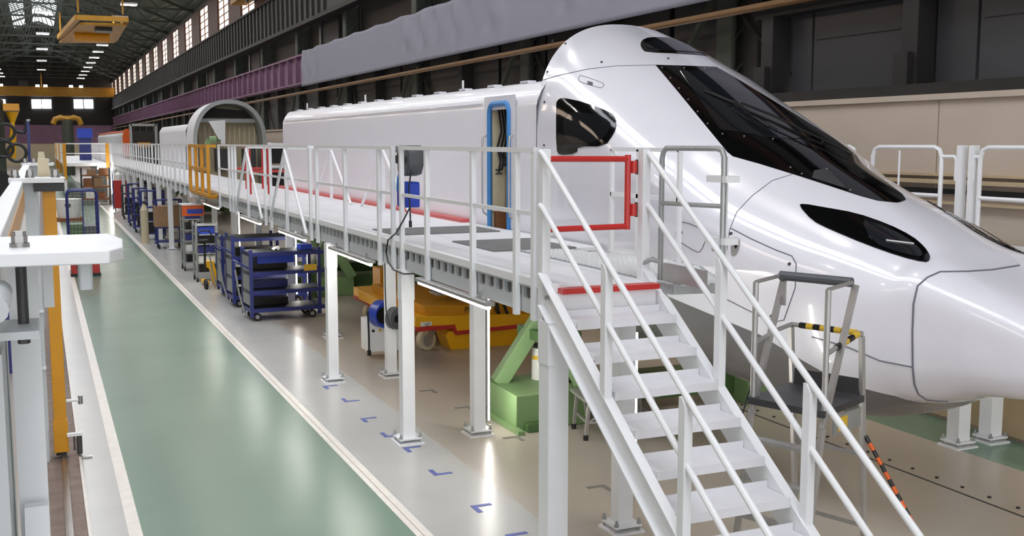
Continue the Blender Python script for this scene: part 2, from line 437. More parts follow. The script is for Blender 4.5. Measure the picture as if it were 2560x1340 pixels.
# ------------------------------------------------------------------ far end wall
fw = struct('wall_far', (0, 175, 0))
box(-12, 11.5, 175, 175.3, 0, 17).build('wall_sheet', 'black_steel', fw)
box(-12, 11.5, 174.7, 175, 3.2, 5.9).build('wall_band', 'purple_paint', fw)
box(-12, 11.5, 174.8, 175, 0, 3.2).build('lower_panels', 'interior_beige', fw)
for i, px in enumerate((2, 91, 116.5, 196, 221.5)):
    p = ony(px, 260, 174.8)
    wn = struct('window_%d' % (40+i), (p.x, 174.8, p.z))
    box(p.x-.64, p.x+.64, 174.72, 174.82, p.z-.65, p.z+.65).build('pane', 'far_window', wn)
    MB().box(p.x-.72, p.x-.64, 174.7, 174.85, p.z-.7, p.z+.7).box(p.x+.64, p.x+.72, 174.7, 174.85, p.z-.7, p.z+.7).build('frame', 'black_steel', wn)

# ------------------------------------------------------------------ overhead cranes
c = thing('bridge_crane', 'yellow bridge crane girder spanning the hall in front of the far wall', 'crane', (0, 166, 9.8))
box(-9.3, 10.2, 165.4, 166.6, 9.75, 10.95).build('girder', 'crane_yellow', c)
box(-9.3, 10.2, 165.2, 166.8, 10.95, 11.05).build('top_plate', 'crane_yellow', c)
box(-2.2, -1.0, 165.0, 167, 11.05, 11.8).build('trolley', 'dark_steel', c)
for x in (-4.4, .2, 1.2, 4.5, 5.8): box(x-.25, x+.25, 165.1, 165.4, 11.0, 11.3).build('work_light', 'far_window', c)
MB().tube([(.7, 166, 11.0), (.7, 166, 13)], .08, 8).build('mast', 'crane_yellow', c)
c = thing('bridge_crane', 'yellow crane trolley frame hanging below the roof trusses with hoist drum', 'crane', (3.7, 78, 10.4))
pl = [onz(q[0], q[1], 10.6) for q in ((148, 108), (200, 62), (318, 64), (286, 108))]
MB().prism([(p.x, p.y) for p in pl], 'z', 10.6, 10.75).build('frame_plate', 'crane_yellow', c)
MB().bar((1.7, 86, 10.95), (5.5, 86, 10.95), .3, .4).build('end_beam', 'crane_yellow', c); MB().bar((2.5, 72, 10.9), (5.3, 72, 10.9), .3, .3).build('end_beam', 'crane_yellow', c)
MB().bar((1.7, 86, 10.9), (2.5, 72, 10.9), .3, .3).build('side_beam', 'crane_yellow', c)
MB().bar((5.5, 86, 10.9), (5.3, 72, 10.9), .3, .3).build('side_beam', 'crane_yellow', c)
MB().cyl((3.6, 79, 10.4), (1, 0, 0), .35, 2.2).build('hoist_drum', 'ochre_paint', c)
box(3.6, 4.6, 74, 75.5, 10.35, 10.6).build('motor', 'black', c)
for x, y in ((2.6, 73), (5.2, 73), (1.8, 85.5), (5.4, 85.5)): MB().tube([(x, y, 11.3), (x, y, 12.6)], .06, 6).build('hanger', 'crane_yellow', c)
c = thing('bridge_crane', 'yellow box girder crane close under the roof beside the clerestory windows', 'crane', (8.4, 56, 10.5))
MB().box(-9, 10.15, 55.4, 56.6, 10.62, 11.6).build('girder', 'crane_yellow', c)
MB().box(9.4, 10.2, 54, 58, 10.4, 10.62).build('end_carriage', 'crane_yellow', c)
for x in (9.6, 10.0): MB().cyl((x, 54.3, 10.3), (1, 0, 0), .2, .1).build('wheel', 'dark_steel', c)
MB().bar((3.3, 56, 11.6), (4.3, 40, 12.6), .2).build('tie', 'ochre_paint', c)
c = thing('pillar_crane', 'dark green pillar with a yellow curved lifting beam in front of the far wall', 'crane', (0, 120, 0))
P = lambda px, py: ony(px, py, 120)
MB().tube([P(133,310), P(138,298), P(150,294), P(168,298), P(185,294), P(197,298), P(203,312)], .28, 8).build('hook_beam', 'crane_yellow', c)
MB().bar(P(145,294), P(192,294), .3, .4).build('spreader_beam', 'crane_yellow', c)
MB().tube([Vector((P(168,300).x, 120, 0)), P(168,300)], .55, 10).build('column', 'column_green', c)

# ------------------------------------------------------------------ train: front car
XC = 7.05
ST = np.array([(12.1,4.877,1.45,3.426,1.15,2.164,5),(11.75,4.692,1.445,3.451,1.14,2.294,5),(11.2,4.405,1.442,3.436,1.12,2.174,5),
(10.3,3.955,1.426,3.174,1.08,1.998,4.5),(9.4,3.548,1.413,2.831,1.02,1.973,4),(8.6,3.209,1.317,2.512,.944,1.728,3.5),
(7.8,2.914,1.19,2.231,.917,1.867,3.2),(7.2,2.691,1.06,2.103,.948,2.15,3.2),(6.7,2.496,.92,1.974,1.172,2.56,3.4),
(6.4,2.379,.829,1.955,1.26,4,4),(5.9,2.218,.711,1.86,1.405,4,4),(5.3,2.0,.548,1.76,1.443,3.2,3.2),(4.9,1.8,.36,1.66,1.398,2.6,2.6),(4.7,1.6,.1,1.58,1.499,2.2,2.2)])[::-1]
ZS = np.array([(4.7,1.0),(6.35,1.0),(6.7,1.28),(7.1,1.35),(7.9,1.63),(9.2,1.83),(12.1,1.85)])
def pchip(x, y, q):
    h = np.diff(x); d = np.diff(y)/h; m = np.zeros(len(x))
    for i in range(1, len(x)-1):
        if d[i-1]*d[i] > 0:
            w1 = 2*h[i]+h[i-1]; w2 = h[i]+2*h[i-1]; m[i] = (w1+w2)/(w1/d[i-1]+w2/d[i])
    m[0] = d[0]; m[-1] = d[-1]
    k = int(np.clip(np.searchsorted(x, q)-1, 0, len(h)-1)); t = (q-x[k])/h[k]
    return (1+2*t)*(1-t)**2*y[k]+t*(1-t)**2*h[k]*m[k]+t*t*(3-2*t)*y[k+1]+t*t*(t-1)*h[k]*m[k+1]
_pc = {}
def par(y):
    k = round(y, 5)
    if k not in _pc: _pc[k] = [pchip(ST[:,0], ST[:,i], y) for i in range(1, 7)]
    return _pc[k]
def surf(y, th):
    # th runs -pi/2 bottom, 0 left belt, pi/2 top, on to pi right belt, 3pi/2 bottom
    zt, ww, zb, zo, nu, nl = par(y)
    sg = -1 if th <= math.pi/2 else 1
    t = th if th <= math.pi/2 else math.pi-th
    c_, s_ = max(math.cos(t), 0), math.sin(t); n = nu if s_ >= 0 else nl
    dx = ww*c_**(2/n); z = zb+((zt-zb) if s_ >= 0 else (zb-zo))*math.copysign(abs(s_)**(2/n), s_)
    tt = min(max((y-10)/2.1, 0), 1); yy_ = y+.5*tt*tt*max(s_, 0)**1.5
    return Vector((XC+sg*dx, yy_, z))
def thsplit(y):
    zs = np.interp(y, ZS[:,0], ZS[:,1]); zt, ww, zb, zo, nu, nl = par(y)
    r = (zb-zs)/(zb-zo)
    return -math.pi/2 if r >= 1 else -math.asin(max(0, r)**(nl/2))
train = thing('train_power_car', 'white high-speed train power car with black visor windscreen and long pointed nose', 'train', (XC, 12, 1.0))
ALLV = []; ALLF = []; UVp = []
def shell(ya, yb, ny, v0, v1, nv, name, m):
    V = []; Fc = []
    for i in range(ny+1):
        y = ya+(yb-ya)*i/ny; ts = thsplit(y)
        a = -math.pi/2 if v0 == 'bot' else ts; nl = par(y)[5]
        if v1 == 'split': ths = [a+(ts-a)*j/nv for j in range(nv+1)]
        else:
            rs = (-math.sin(a))**(2/nl)
            ths = sorted([-math.asin(min(1, (rs*k/24)**(nl/2))) for k in range(1, 25)]+[a*(k+.5)/14 for k in range(14)])+[math.pi/2*j/nv for j in range(nv+1)]
        for th in ths: V.append((surf(y, th), y, th))
    row = len(ths); nv = row-1
    mb = MB(); left = [p[0] for p in V]; right = [Vector((2*XC-p[0].x, p[0].y, p[0].z)) for p in V]
    Fc = [(i*row+j, (i+1)*row+j, (i+1)*row+j+1, i*row+j+1) for i in range(ny) for j in range(nv)]
    n0 = len(ALLV); ALLV.extend(left); UVp.extend([(p[1], p[2]) for p in V]); ALLF.extend([tuple(k+n0 for k in q) for q in Fc])
    n0 = len(ALLV); ALLV.extend(right); UVp.extend([(p[1], math.pi-p[2]) for p in V]); ALLF.extend([tuple(k+n0 for k in q) for q in Fc])
    mb.add(left, Fc); mb.add(right, [tuple(reversed(q)) for q in Fc])
    p = wloc(train); mb.v = [(v[0]-p.x, v[1]-p.y, v[2]-p.z) for v in mb.v]
    me = bpy.data.meshes.new(name); me.from_pydata(mb.v, [], mb.f)
    bm = bmesh.new(); bm.from_mesh(me); bmesh.ops.remove_doubles(bm, verts=bm.verts, dist=.0005)
    bmesh.ops.recalc_face_normals(bm, faces=bm.faces); bm.to_mesh(me); bm.free()
    me.materials.append(MATS[m]); me.polygons.foreach_set('use_smooth', [True]*len(me.polygons))
    o = bpy.data.objects.new(name, me); COL.objects.link(o); o.parent = train; return o
shell(6.4, 12.1, 150, 'split', 'top', 60, 'cab_shell', 'train_white')
o = shell(6.4, 12.1, 60, 'bot', 'split', 16, 'underbody', 'train_grey'); tag(o, 'grey lower skirt of the nose')
shell(4.7, 6.4, 50, 'bot', 'top', 50, 'nose_cover', 'train_white')
# rear closing ring of the cab dome
ringp = [surf(12.1, -math.pi/2+math.pi*2*i/80) for i in range(81)]
mb = MB(); mb.add([Vector((XC, 12.3, 3.2))]+[Vector((p.x, p.y-.004, p.z)) for p in ringp], [(0, i+1, i+2) for i in range(80)]); mb.build('rear_bulkhead', 'train_white', train)
BVH = BVHTree.FromPolygons(ALLV, ALLF)
VN = [Vector((0, 0, 0)) for _ in ALLV]
for q in ALLF:
    a, b, c_, d = [ALLV[k] for k in q]; nn = (c_-a).cross(d-b)
    if nn.dot((a+c_)/2-Vector((XC, (a.y+c_.y)/2+.8, 2.4))) < 0: nn = -nn
    for k in q: VN[k] += nn
for v in VN: v.normalize()
def hit(px, py):
    r = Vector(ray(px, py)).normalized()
    loc, nor, idx, d = BVH.ray_cast(Vector(CAMP), r)
    if loc is None: return None
    q = ALLF[idx]; P4 = [ALLV[k] for k in q]; ws = [1/((loc-p).length+1e-6)**2 for p in P4]; S = sum(ws)
    y = sum(w_*UVp[k][0] for w_, k in zip(ws, q))/S; th = sum(w_*UVp[k][1] for w_, k in zip(ws, q))/S
    # refine: newton in (y, th)
    for _ in range(6):
        p = surf(y, th); e = loc-p; h = 1e-3
        py_ = (surf(y+h, th)-p)/h; pt = (surf(y, th+h)-p)/h
        a, b, c_ = py_.dot(py_), py_.dot(pt), pt.dot(pt); d1, d2 = e.dot(py_), e.dot(pt); D = a*c_-b*b
        if abs(D) < 1e-9: break
        dy, dt = (c_*d1-b*d2)/D, (a*d2-b*d1)/D
        if abs(dy) > .3 or abs(dt) > .3: break
        y = min(max(y+dy, 4.7), 12.1); th += dt
    return (y, th)
def normal(y, th):
    h = 2e-3; y2 = min(y+h, 12.1); a = surf(y2, th)-surf(max(y-h, 4.7), th); b = surf(y, th+h)-surf(y, th-h)
    n = a.cross(b)
    if n.length < 1e-9: return Vector((0, 0, 1))
    n.normalize()
    c_ = surf(y, th)-Vector((XC, y+.6, par(y)[2]-.2))
    return n if n.dot(c_) > 0 else -n
def dens(pts, step=12, closed=False):
    out = []; n = len(pts)
    for i in range(n if closed else n-1):
        a, b = pts[i], pts[(i+1) % n]; L = math.hypot(b[0]-a[0], b[1]-a[1]); k = max(1, int(L/step))
        out += [(a[0]+(b[0]-a[0])*j/k, a[1]+(b[1]-a[1])*j/k) for j in range(k)]
    if not closed: out.append(pts[-1])
    return out
def smooth_poly(pts, it=2, closed=True):
    for _ in range(it):
        out = []; n = len(pts)
        for i in range(n if closed else n-1):
            a, b = pts[i], pts[(i+1) % n]
            out += [(a[0]*.75+b[0]*.25, a[1]*.75+b[1]*.25), (a[0]*.25+b[0]*.75, a[1]*.25+b[1]*.75)]
        if not closed: out = [pts[0]]+out+[pts[-1]]
        pts = out
    return pts
SC = 1.1
def patch(uv, name, m, off=.006, thick=.02, parent=None, grid=.045, lab=None):
    """uv: closed outline in (y, th) -> mesh lying on the shell"""
    P = [Vector((a, b*SC)) for a, b in uv]; n = len(P)
    xs = [p.x for p in P]; ys = [p.y for p in P]; pts = list(P)
    def inside(x, y):
        r = False; j = n-1
        for i in range(n):
            if (P[i].y > y) != (P[j].y > y) and x < (P[j].x-P[i].x)*(y-P[i].y)/(P[j].y-P[i].y)+P[i].x: r = not r
            j = i
        return r
    def dist(x, y): return min((Vector((x, y))-p).length for p in P)
    x = min(xs)
    while x < max(xs):
        y = min(ys)
        while y < max(ys):
            if inside(x, y) and dist(x, y) > grid*.45: pts.append(Vector((x, y)))
            y += grid
        x += grid
    r = delaunay_2d_cdt(pts, [], [list(range(n))], 1, 1e-5)
    V = []
    for p in r[0]:
        yv, th = min(max(p.x, 4.7), 12.1), p.y/SC
        V.append(surf(yv, th)+normal(yv, th)*off)
    mb = MB().add(V, [tuple(f_) for f_ in r[2]])
    o = mb.build(name, m, parent or train, smooth=80)
    me = o.data; c_ = Vector((XC, 9, 2.2))-wloc(o)
    s = 0
    for pl_ in me.polygons: s += pl_.normal.dot(pl_.center-c_)
    if s < 0: me.flip_normals()
    so = o.modifiers.new('thick', 'SOLIDIFY'); so.thickness = thick; so.offset = -1; es = o.modifiers.new('split', 'EDGE_SPLIT'); es.split_angle = math.radians(35)
    if lab: o['label'] = lab
    return o
def hitn(px, py):
    loc, nor, idx, d = BVH.ray_cast(Vector(CAMP), Vector(ray(px, py)).normalized())
    if loc is None: return None
    q = ALLF[idx]; ws = [1/((loc-ALLV[k]).length+1e-4)**2 for k in q]
    nor = Vector((0, 0, 0))
    for w_, k in zip(ws, q): nor += VN[k]*w_
    nor.normalize()
    return loc, nor
def rpatch(px, name, m, off=.010, thick=.03, parent=None, grid=9, lab=None, mirrored=False):
    P = [Vector(p) for p in px]; n = len(P); pts = list(P)
    def inside(x, y):
        r = False; j = n-1
        for i in range(n):
            if (P[i].y > y) != (P[j].y > y) and x < (P[j].x-P[i].x)*(y-P[i].y)/(P[j].y-P[i].y)+P[i].x: r = not r
            j = i
        return r
    x = min(p.x for p in P)
    while x < max(p.x for p in P):
        y = min(p.y for p in P)
        while y < max(p.y for p in P):
            if inside(x, y) and min((Vector((x, y))-p).length for p in P) > grid*.5: pts.append(Vector((x, y)))
            y += grid
        x += grid
    r = delaunay_2d_cdt(pts, [], [list(range(n))], 1, 1e-4)
    V = []; ok = []
    for p in r[0]:
        h = hitn(p.x, p.y); ok.append(h is not None)
        V.append(h[0]+h[1]*off if h else Vector((0, 0, 0)))
    Fc = [tuple(f_) for f_ in r[2] if all(ok[i] for i in f_)]
    if mirrored: V = [Vector((2*XC-v.x, v.y, v.z)) for v in V]
    used = sorted({i for f_ in Fc for i in f_}); mp_ = {a: b for b, a in enumerate(used)}
    o = MB().add([V[i] for i in used], [tuple(mp_[i] for i in f_) for f_ in Fc]).build(name, m, parent or train, smooth=40)
    c_ = Vector((XC, 9, 2.2))-wloc(o)
    if sum(q.normal.dot(q.center-c_) for q in o.data.polygons) < 0: o.data.flip_normals()
    so = o.modifiers.new('thick', 'SOLIDIFY'); so.thickness = thick; so.offset = -1; es = o.modifiers.new('split', 'EDGE_SPLIT'); es.split_angle = math.radians(35)
    if lab: o['label'] = lab
    return o
def uvs(px): return [h for h in (hit(*p) for p in px) if h]
def line_on(px, name, m='seam', r=.006, closed=False, parent=None, off=.001):
    u = [h for h in (hitn(*q) for q in dens(px, 10, closed)) if h]
    pts = [a+b*off for a, b in u]
    return MB().tube(pts, r, 6, closed).build(name, m, parent or train)
def mirror(u): return [(a, math.pi-b) for a, b in u]
# windscreen visor: left half outline from the photograph, mirrored about the centre line
top = uvs(dens([(1840,170),(1790,167.5),(1740,166),(1690,164.5),(1639,163)], 8))
side = uvs(dens([(1639,163),(1700,236),(1765,316),(1818,380),(1832,391)], 8))
botl = uvs(dens([(1832,391),(1900,410),(2000,441),(2080,467),(2150,490),(2195,502),(2232,506),(2262,504),(2281,499)], 8))
half = [q for q in top+side[1:]+botl[1:] if q[1] < math.pi/2-.02]
yt = max(q[0] for q in top) if top else 9.8
half = [(half[0][0], math.pi/2)]+half+[(half[-1][0]-.01, math.pi/2)]
vis = patch(half+mirror(half[1:-1])[::-1], 'windshield', 'black_glass', .006, .02, lab='black glossy visor windscreen')
# clear centre pane of the windscreen
pl_ = uvs(dens([(1838,183),(1780,180),(1700,178),(1775,290),(1800,325),(1900,340),(2010,352),(2080,356)], 8))
ph = [q for q in pl_ if q[1] < math.pi/2-.02]
ph = [(ph[0][0], math.pi/2)]+ph+[(ph[-1][0], math.pi/2)]
patch(ph+mirror(ph[1:-1])[::-1], 'clear_pane', 'tint_glass', .011, .004, vis)
# border screws
sc = MB().cyl((0,0,0), (0,0,1), .009, .008, 8).mesh('screw', 'alu')
for px, py in [(1655,170),(1710,171),(1760,173),(1676,196),(1697,222),(1720,250),(1744,280),(1769,310),(1806,336),(1860,342),(1932,349),(2056,354),(2004,436),(1976,420),(2066,424),(2125,477),(2176,426)]:
    h_ = hit(px, py)
    if h_: inst(sc, 'screw', vis, surf(*h_)+normal(*h_)*.010)
# ventilation grille at visor bottom
gr_ = uvs([(2035,428),(2068,424),(2118,474),(2080,462),(2030,446)])
if len(gr_) > 3: patch(gr_, 'grille', 'dark_steel', .011, .004, vis)
# wipers
def wiper(px, off, r):
    u = uvs(dens(px, 12)); return [surf(*q)+normal(*q)*off for q in u]
for a in ([(2050,372),(1960,330),(1870,290),(1830,262)], [(2125,395),(2020,345),(1930,300),(1850,268)]):
    p1 = wiper(a, .05, .012)
    if len(p1) > 2:
        wp = MB().tube(p1, .012, 6).build('wiper_arm', 'black', train)
        MB().tube(wiper([(a[-1][0]-70, a[-1][1]-30), a[-1], (a[-1][0]+90, a[-1][1]+60)], .025, .01), .010, 6).build('wiper_blade', 'rubber', wp)
# upper light window above the windscreen
uw = uvs(dens(smooth_poly([(1600,108),(1604,122),(1614,131),(1700,134),(1792,141),(1796,139),(1720,102),(1680,95),(1640,93),(1612,96)], 1), 8, True))
wmir = [q for q in uw if q[1] < math.pi/2-.03]
upw = patch(uw, 'roof_light_window', 'black_glass', .006, .02, lab='dark lens-shaped marker window on the cab roof')
iu = uvs(dens(smooth_poly([(1614,112),(1622,124),(1700,129),(1768,134),(1720,112),(1660,100),(1630,101)], 1), 8, True))
if len(iu) > 5: patch(iu, 'lens', 'tint_glass', .011, .004, upw)
# side window
swo = rpatch(dens(smooth_poly([(1392,262),(1393,255),(1400,247),(1410,245),(1460,256),(1528,282),(1540,297),(1541,316),(1535,335),(1513,366),(1444,366),(1443,384),(1400,388),(1392,374)], 1), 10, True), 'side_window', 'black_glass', .010, .03, lab='black cab side window')
rpatch(dens(smooth_poly([(1410,285),(1460,280),(1525,300),(1528,318),(1505,355),(1412,360)], 1), 10, True), 'pane', 'tint_glass', .014, .003, swo)
# headlights, both sides
hlp = dens(smooth_poly([(1996,514),(2010,511),(2060,520),(2140,534),(2220,562),(2280,592),(2310,618),(2325,640),(2324,652),(2312,657),(2250,642),(2160,610),(2070,572),(2030,552)], 1), 8, True)
hli = dens(smooth_poly([(2150,548),(2200,565),(2260,592),(2296,620),(2308,640),(2300,646),(2240,632),(2180,608)], 1), 8, True)
for mi in (False, True):
    ho = rpatch(hlp, 'headlight', 'black_glass', .010, .03, lab='black almond-shaped headlight glass', mirrored=mi)
    rpatch(hli, 'lens', 'lamp_glass', .015, .004, ho, mirrored=mi)
hb = uvs(dens([(2215,605),(2284,614)], 8))
if hb: MB().tube([surf(*q)+normal(*q)*.020 for q in hb], .006, 6).build('light_bar', 'white_plastic', train)
# panel seams
line_on([(2548,664),(2480,675),(2420,679),(2350,680),(2318,694),(2294,715),(2284,760),(2281,830),(2282,920),(2286,960),(2296,985),(2318,1000),(2370,1003)], 'nose_seam', r=.008)
line_on([(1347,203),(1400,188),(1470,173),(1540,165),(1639,163)], 'dome_seam', r=.005)
line_on([(2030,842),(2120,868),(2200,902),(2282,918)], 'skirt_seam', r=.006)
line_on([(1980,436),(1930,452),(1880,490),(1842,530),(1824,575),(1815,640)], 'fairing_seam', 'seam', r=.004)
line_on([(1826,570),(1880,598),(1940,625),(1980,640),(1991,660),(1988,720),(1960,800),(1930,806),(1880,780),(1800,740),(1760,720)], 'panel_seam', r=.005)
line_on(smooth_poly([(1694,560),(1710,553),(1768,578),(1766,596),(1752,630),(1740,630),(1696,602),(1688,590)], 1), 'hatch_seam', r=.004, closed=True)
line_on(smooth_poly([(1448,190),(1456,189),(1504,206),(1511,212),(1505,220),(1496,219),(1452,206),(1446,200)], 1), 'marker_seam', r=.004, closed=True)
rpatch(dens([(1469,203),(1482,206),(1482,213),(1469,211)], 4, True), 'marker_plate', 'dark_steel', .006, .01)
rpatch(dens(smooth_poly([(1828,612),(1832,596),(1842,592),(1852,600),(1848,625),(1838,642),(1828,638)], 2), 5, True), 'latch_plate', 'alu', .006, .01)
rpatch(dens(smooth_poly([(1836,612),(1842,606),(1845,614),(1840,624)], 1), 4, True), 'latch_hole', 'black', .010, .006)
rpatch(dens(smooth_poly([(1781,604),(1786,599),(1792,606),(1792,622),(1784,629),(1779,622)], 1), 4, True), 'latch_plate', 'alu', .006, .01)
dot = MB().cyl((0,0,0), (1,0,0), .014, .02, 8).mesh('fastener', 'dark_steel')
for px, py in [(1414,110),(1497,63),(1504,156),(1369,180),(1670,147),(1362,255),(1361,363),(1704,581),(1828,584),(1974,660),(1929,790),(1714,727),(1860,867)]:
    h_ = hit(px, py)
    if h_: inst(dot, 'fastener', train, surf(*h_)+normal(*h_)*.002)
# car body behind the cab
def carsec():
    L = [(5.95,1.25),(5.70,1.35),(5.61,1.6),(5.60,1.9),(5.60,3.78),(5.61,3.86),(5.66,3.97),(5.74,4.08),(5.80,4.11),(6.4,4.17),(XC,4.19)]
    return L
CS = carsec(); CSF = CS+[(2*XC-x, z) for x, z in CS[-2::-1]]
DY0, DY1, DZ0, DZ1 = 12.93, 13.60, 2.14, 3.86
def car_body(ya, yb, parent, door=None, name='car_body', m='train_white'):
    mb = MB(); n = len(CSF)
    ys = [ya]+([door[0], door[1]] if door else [])+[yb]
    zb_i = 3; zt_i = 4   # vertical left side between CSF[3] and CSF[4]
    for i in range(len(ys)-1):
        isd = door and i == 1
        for k in range(n-1):
            (x0, z0), (x1, z1) = CSF[k], CSF[k+1]
            if isd and k == 3:
                mb.add([(x0,ys[i],z0),(x0,ys[i+1],z0),(x0,ys[i+1],door[2]),(x0,ys[i],door[2])], [(0,1,2,3)])
                continue
            mb.add([(x0,ys[i],z0),(x0,ys[i+1],z0),(x1,ys[i+1],z1),(x1,ys[i],z1)], [(0,1,2,3)])
        mb.add([(CSF[0][0],ys[i],1.25),(CSF[-1][0],ys[i],1.25),(CSF[-1][0],ys[i+1],1.25),(CSF[0][0],ys[i+1],1.25)], [(0,1,2,3)])
    p = wloc(parent)
    V = [(v[0]-p.x, v[1]-p.y, v[2]-p.z) for v in mb.v]
    me = bpy.data.meshes.new(name); me.from_pydata(V, [], mb.f)
    bm = bmesh.new(); bm.from_mesh(me); bmesh.ops.remove_doubles(bm, verts=bm.verts, dist=.0005); bmesh.ops.recalc_face_normals(bm, faces=bm.faces); bm.to_mesh(me); bm.free()
    me.materials.append(MATS[m]); me.polygons.foreach_set('use_smooth', [True]*len(me.polygons)); me.set_sharp_from_angle(angle=math.radians(30))
    o = bpy.data.objects.new(name, me); COL.objects.link(o); o.parent = parent; return o
car_body(12.112, 27.2, train, (DY0, DY1, DZ0), m='coach_white')
MB().add([(x, 27.2, z) for x, z in CSF], [tuple(range(len(CSF)))]).build('end_wall', 'train_white', train)
MB().tube([(5.598, 12.105, z) for z in (1.6, 2.5, 3.8)]+[(5.66, 12.105, 3.97), (5.74, 12.105, 4.08)], .006, 6).build('joint_seam', 'seam', train)
box(5.592, 5.602, 13.9, 27.0, 3.868, 3.874).build('cant_rail_line', 'seam', train)
# doorway
dr = MB().prism([(DY0-.02, DZ0), (DY1+.02, DZ0), (DY1+.02, DZ1), (DY0-.02, DZ1)], 'x', 6.55, 6.6).build('vestibule_wall', 'interior_beige', train)
box(5.62, 6.55, DY1+.02, DY1+.06, DZ0, DZ1).build('vestibule_side', 'interior_beige', train)
box(5.62, 6.55, DY0-.06, DY0-.02, DZ0, DZ1).build('vestibule_side', 'interior_beige', train)
box(5.6, 6.55, DY0, DY1, DZ0-.04, DZ0).build('door_sill', 'alu', train)
box(5.66, 6.2, DY1-.06, DY1+.015, DZ0, 2.42).build('step_box', 'wood', train)
box(5.62, 5.80, DY1-.03, DY1+.015, 2.42, 3.80).build('door_leaf', 'interior_beige', train)
for z in (2.92, 2.97): box(5.84, 5.96, DY1+.0, DY1+.018, z, z+.02).build('vent_slot', 'dark_steel', train); box(5.66, 5.76, DY1-.04, DY1-.03, z, z+.02).build('vent_slot', 'dark_steel', train)
box(5.84, 6.3, DY1-.05, DY1+.018, 3.45, 3.62).build('equipment_box', 'white_paint', train)
box(5.82, 6.0, DY1-.08, DY1+.0, 3.62, 3.80).build('junction_box', 'black', train)
for k in range(6):
    a = 5.68+.045*k
    MB().tube([(a, DY1-.1, 3.80), (a+.03, DY1-.13, 3.5), (a-.02, DY1-.1, 3.28-.05*k), (a+.02, DY1-.12, 3.1), (a, DY1-.1, 2.95+.04*k)], .016, 6).build('loose_cable', 'cable', train)
fr = [(5.585, y, z) for y, z in rrect(DY0, DY1, DZ0-.03, DZ1, .13, 5)]
MB().tube(fr, .035, 8, True).build('door_seal', 'seal_blue', train)['label'] = 'blue door seal'
mb = MB(); inner = rrect(DY0-.02, DY1+.02, DZ0, DZ1+.02, .13, 5); outer = rrect(DY0-.2, DY1+.2, DZ0-.05, DZ1+.1, .03, 5)
mb.add([(5.594, y, z) for y, z in inner]+[(5.594, y, z) for y, z in outer], [(k, (k+1) % 24, 24+(k+1) % 24, 24+k) for k in range(24)]); mb.build('door_surround', 'coach_white', train)
for y in (DY0-.12, DY1+.12):
    MB().tube([(5.60, y, 3.45), (5.54, y, 3.42), (5.53, y, 3.3), (5.53, y, 2.5), (5.54, y, 2.4), (5.60, y, 2.36)], .014, 8).build('grab_rail', 'alu', train)
bp_ = MB().box(-.06, .06, -.12, .12, 0, .03).mesh('roof_bracket', 'train_white')
for k in range(13): inst(bp_, 'roof_bracket', train, (5.84, 12.9+1.12*k, 4.11))
for y in (15.3, 20.6, 25.6): MB().tube([(5.86, y, 4.1), (5.86, y, 4.27)], .018, 6).build('lifting_pin', 'white_paint', train)

# ------------------------------------------------------------------ second car with open front arch
car2 = thing('train_car_shell', 'unfinished white train car body with open arched front end', 'train', (XC, 50, 1.0))
YF = 44.5
car_body(YF+2.2, 57.5, car2, m='primer_white')
MB().add([(x, 57.5, z) for x, z in CSF], [tuple(range(len(CSF)))]).build('end_wall', 'primer_white', car2)
def archpts(r_in, y, zcap): 
    P = []
    for i in range(33):
        t = math.pi*i/32; n = 2.3
        P.append((XC-(1.45-r_in)*math.copysign(abs(math.cos(t))**(2/n), math.cos(t)), y, 3.3+(zcap-r_in-3.3)*math.sin(t)**(2/n)))
    return [(XC-1.45+r_in, y, 1.5)]+P+[(XC+1.45-r_in, y, 1.5)]
a0, a1, b0, b1 = archpts(0, YF, 5.05), archpts(.16, YF, 5.05), archpts(0, YF+2.4, 5.0), archpts(.16, YF+1.2, 5.0)
n = len(a0)
mb = MB(); mb.add(a0+b0, [(k, k+1, n+k+1, n+k) for k in range(n-1)]); mb.build('arch_shell', 'primer_white', car2)
mb = MB(); mb.add(a0+a1, [(k, k+1, n+k+1, n+k) for k in range(n-1)]); mb.add(a1+b1, [(k, k+1, n+k+1, n+k) for k in range(n-1)]); mb.build('arch_rim', 'galv', car2)
MB().add(b0, [tuple(range(n))]).build('dome_rear', 'train_white', car2)
MB().add([(x, YF+1.25, z) for x, y, z in a1], [tuple(range(n))]).build('bulkhead', 'interior_beige', car2)
for k in range(12): box(6.0+.2*k-.04, 6.0+.2*k+.04, YF+1.12, YF+1.22, 2.2, 4.0).build('insulation_rib', 'interior_beige', car2)
MB().prism([(5.95, 4.35), (8.1, 4.35), (8.0, 4.62), (6.4, 4.75)], 'y', YF+.9, YF+1.0).build('duct_panel', 'black_steel', car2)
box(5.8, 8.3, YF+.7, YF+.95, 4.15, 4.3).build('cross_beam', 'galv', car2)
tri = [ony(px, py, YF-.2) for px, py in ((521,303),(563,300),(563,362),(555,362))]
MB().prism([(p.x, p.z) for p in tri], 'y', YF-.22, YF-.18).build('corner_sheet', 'white_paint', car2)
for x in (6.5, 7.6):
    MB().box(x, x+.5, YF+.3, YF+.7, 2.2, 3.1).build('equipment_case', 'dark_steel', car2)
gp = [ony(px, py, 36) for px, py in ((518,362),(524,350),(540,348),(552,352))]
o = thing('hand_tool', 'green pneumatic hand tool hanging beside the open train car', 'tool', gp[0])
MB().bar(gp[0], gp[1], .12, .16).build('grip', 'green_steel', o); MB().tube([gp[1], gp[2]], .11, 8).build('motor', 'green_steel', o); MB().tube([gp[2], gp[3]], .03, 6).build('spindle', 'dark_green', o)
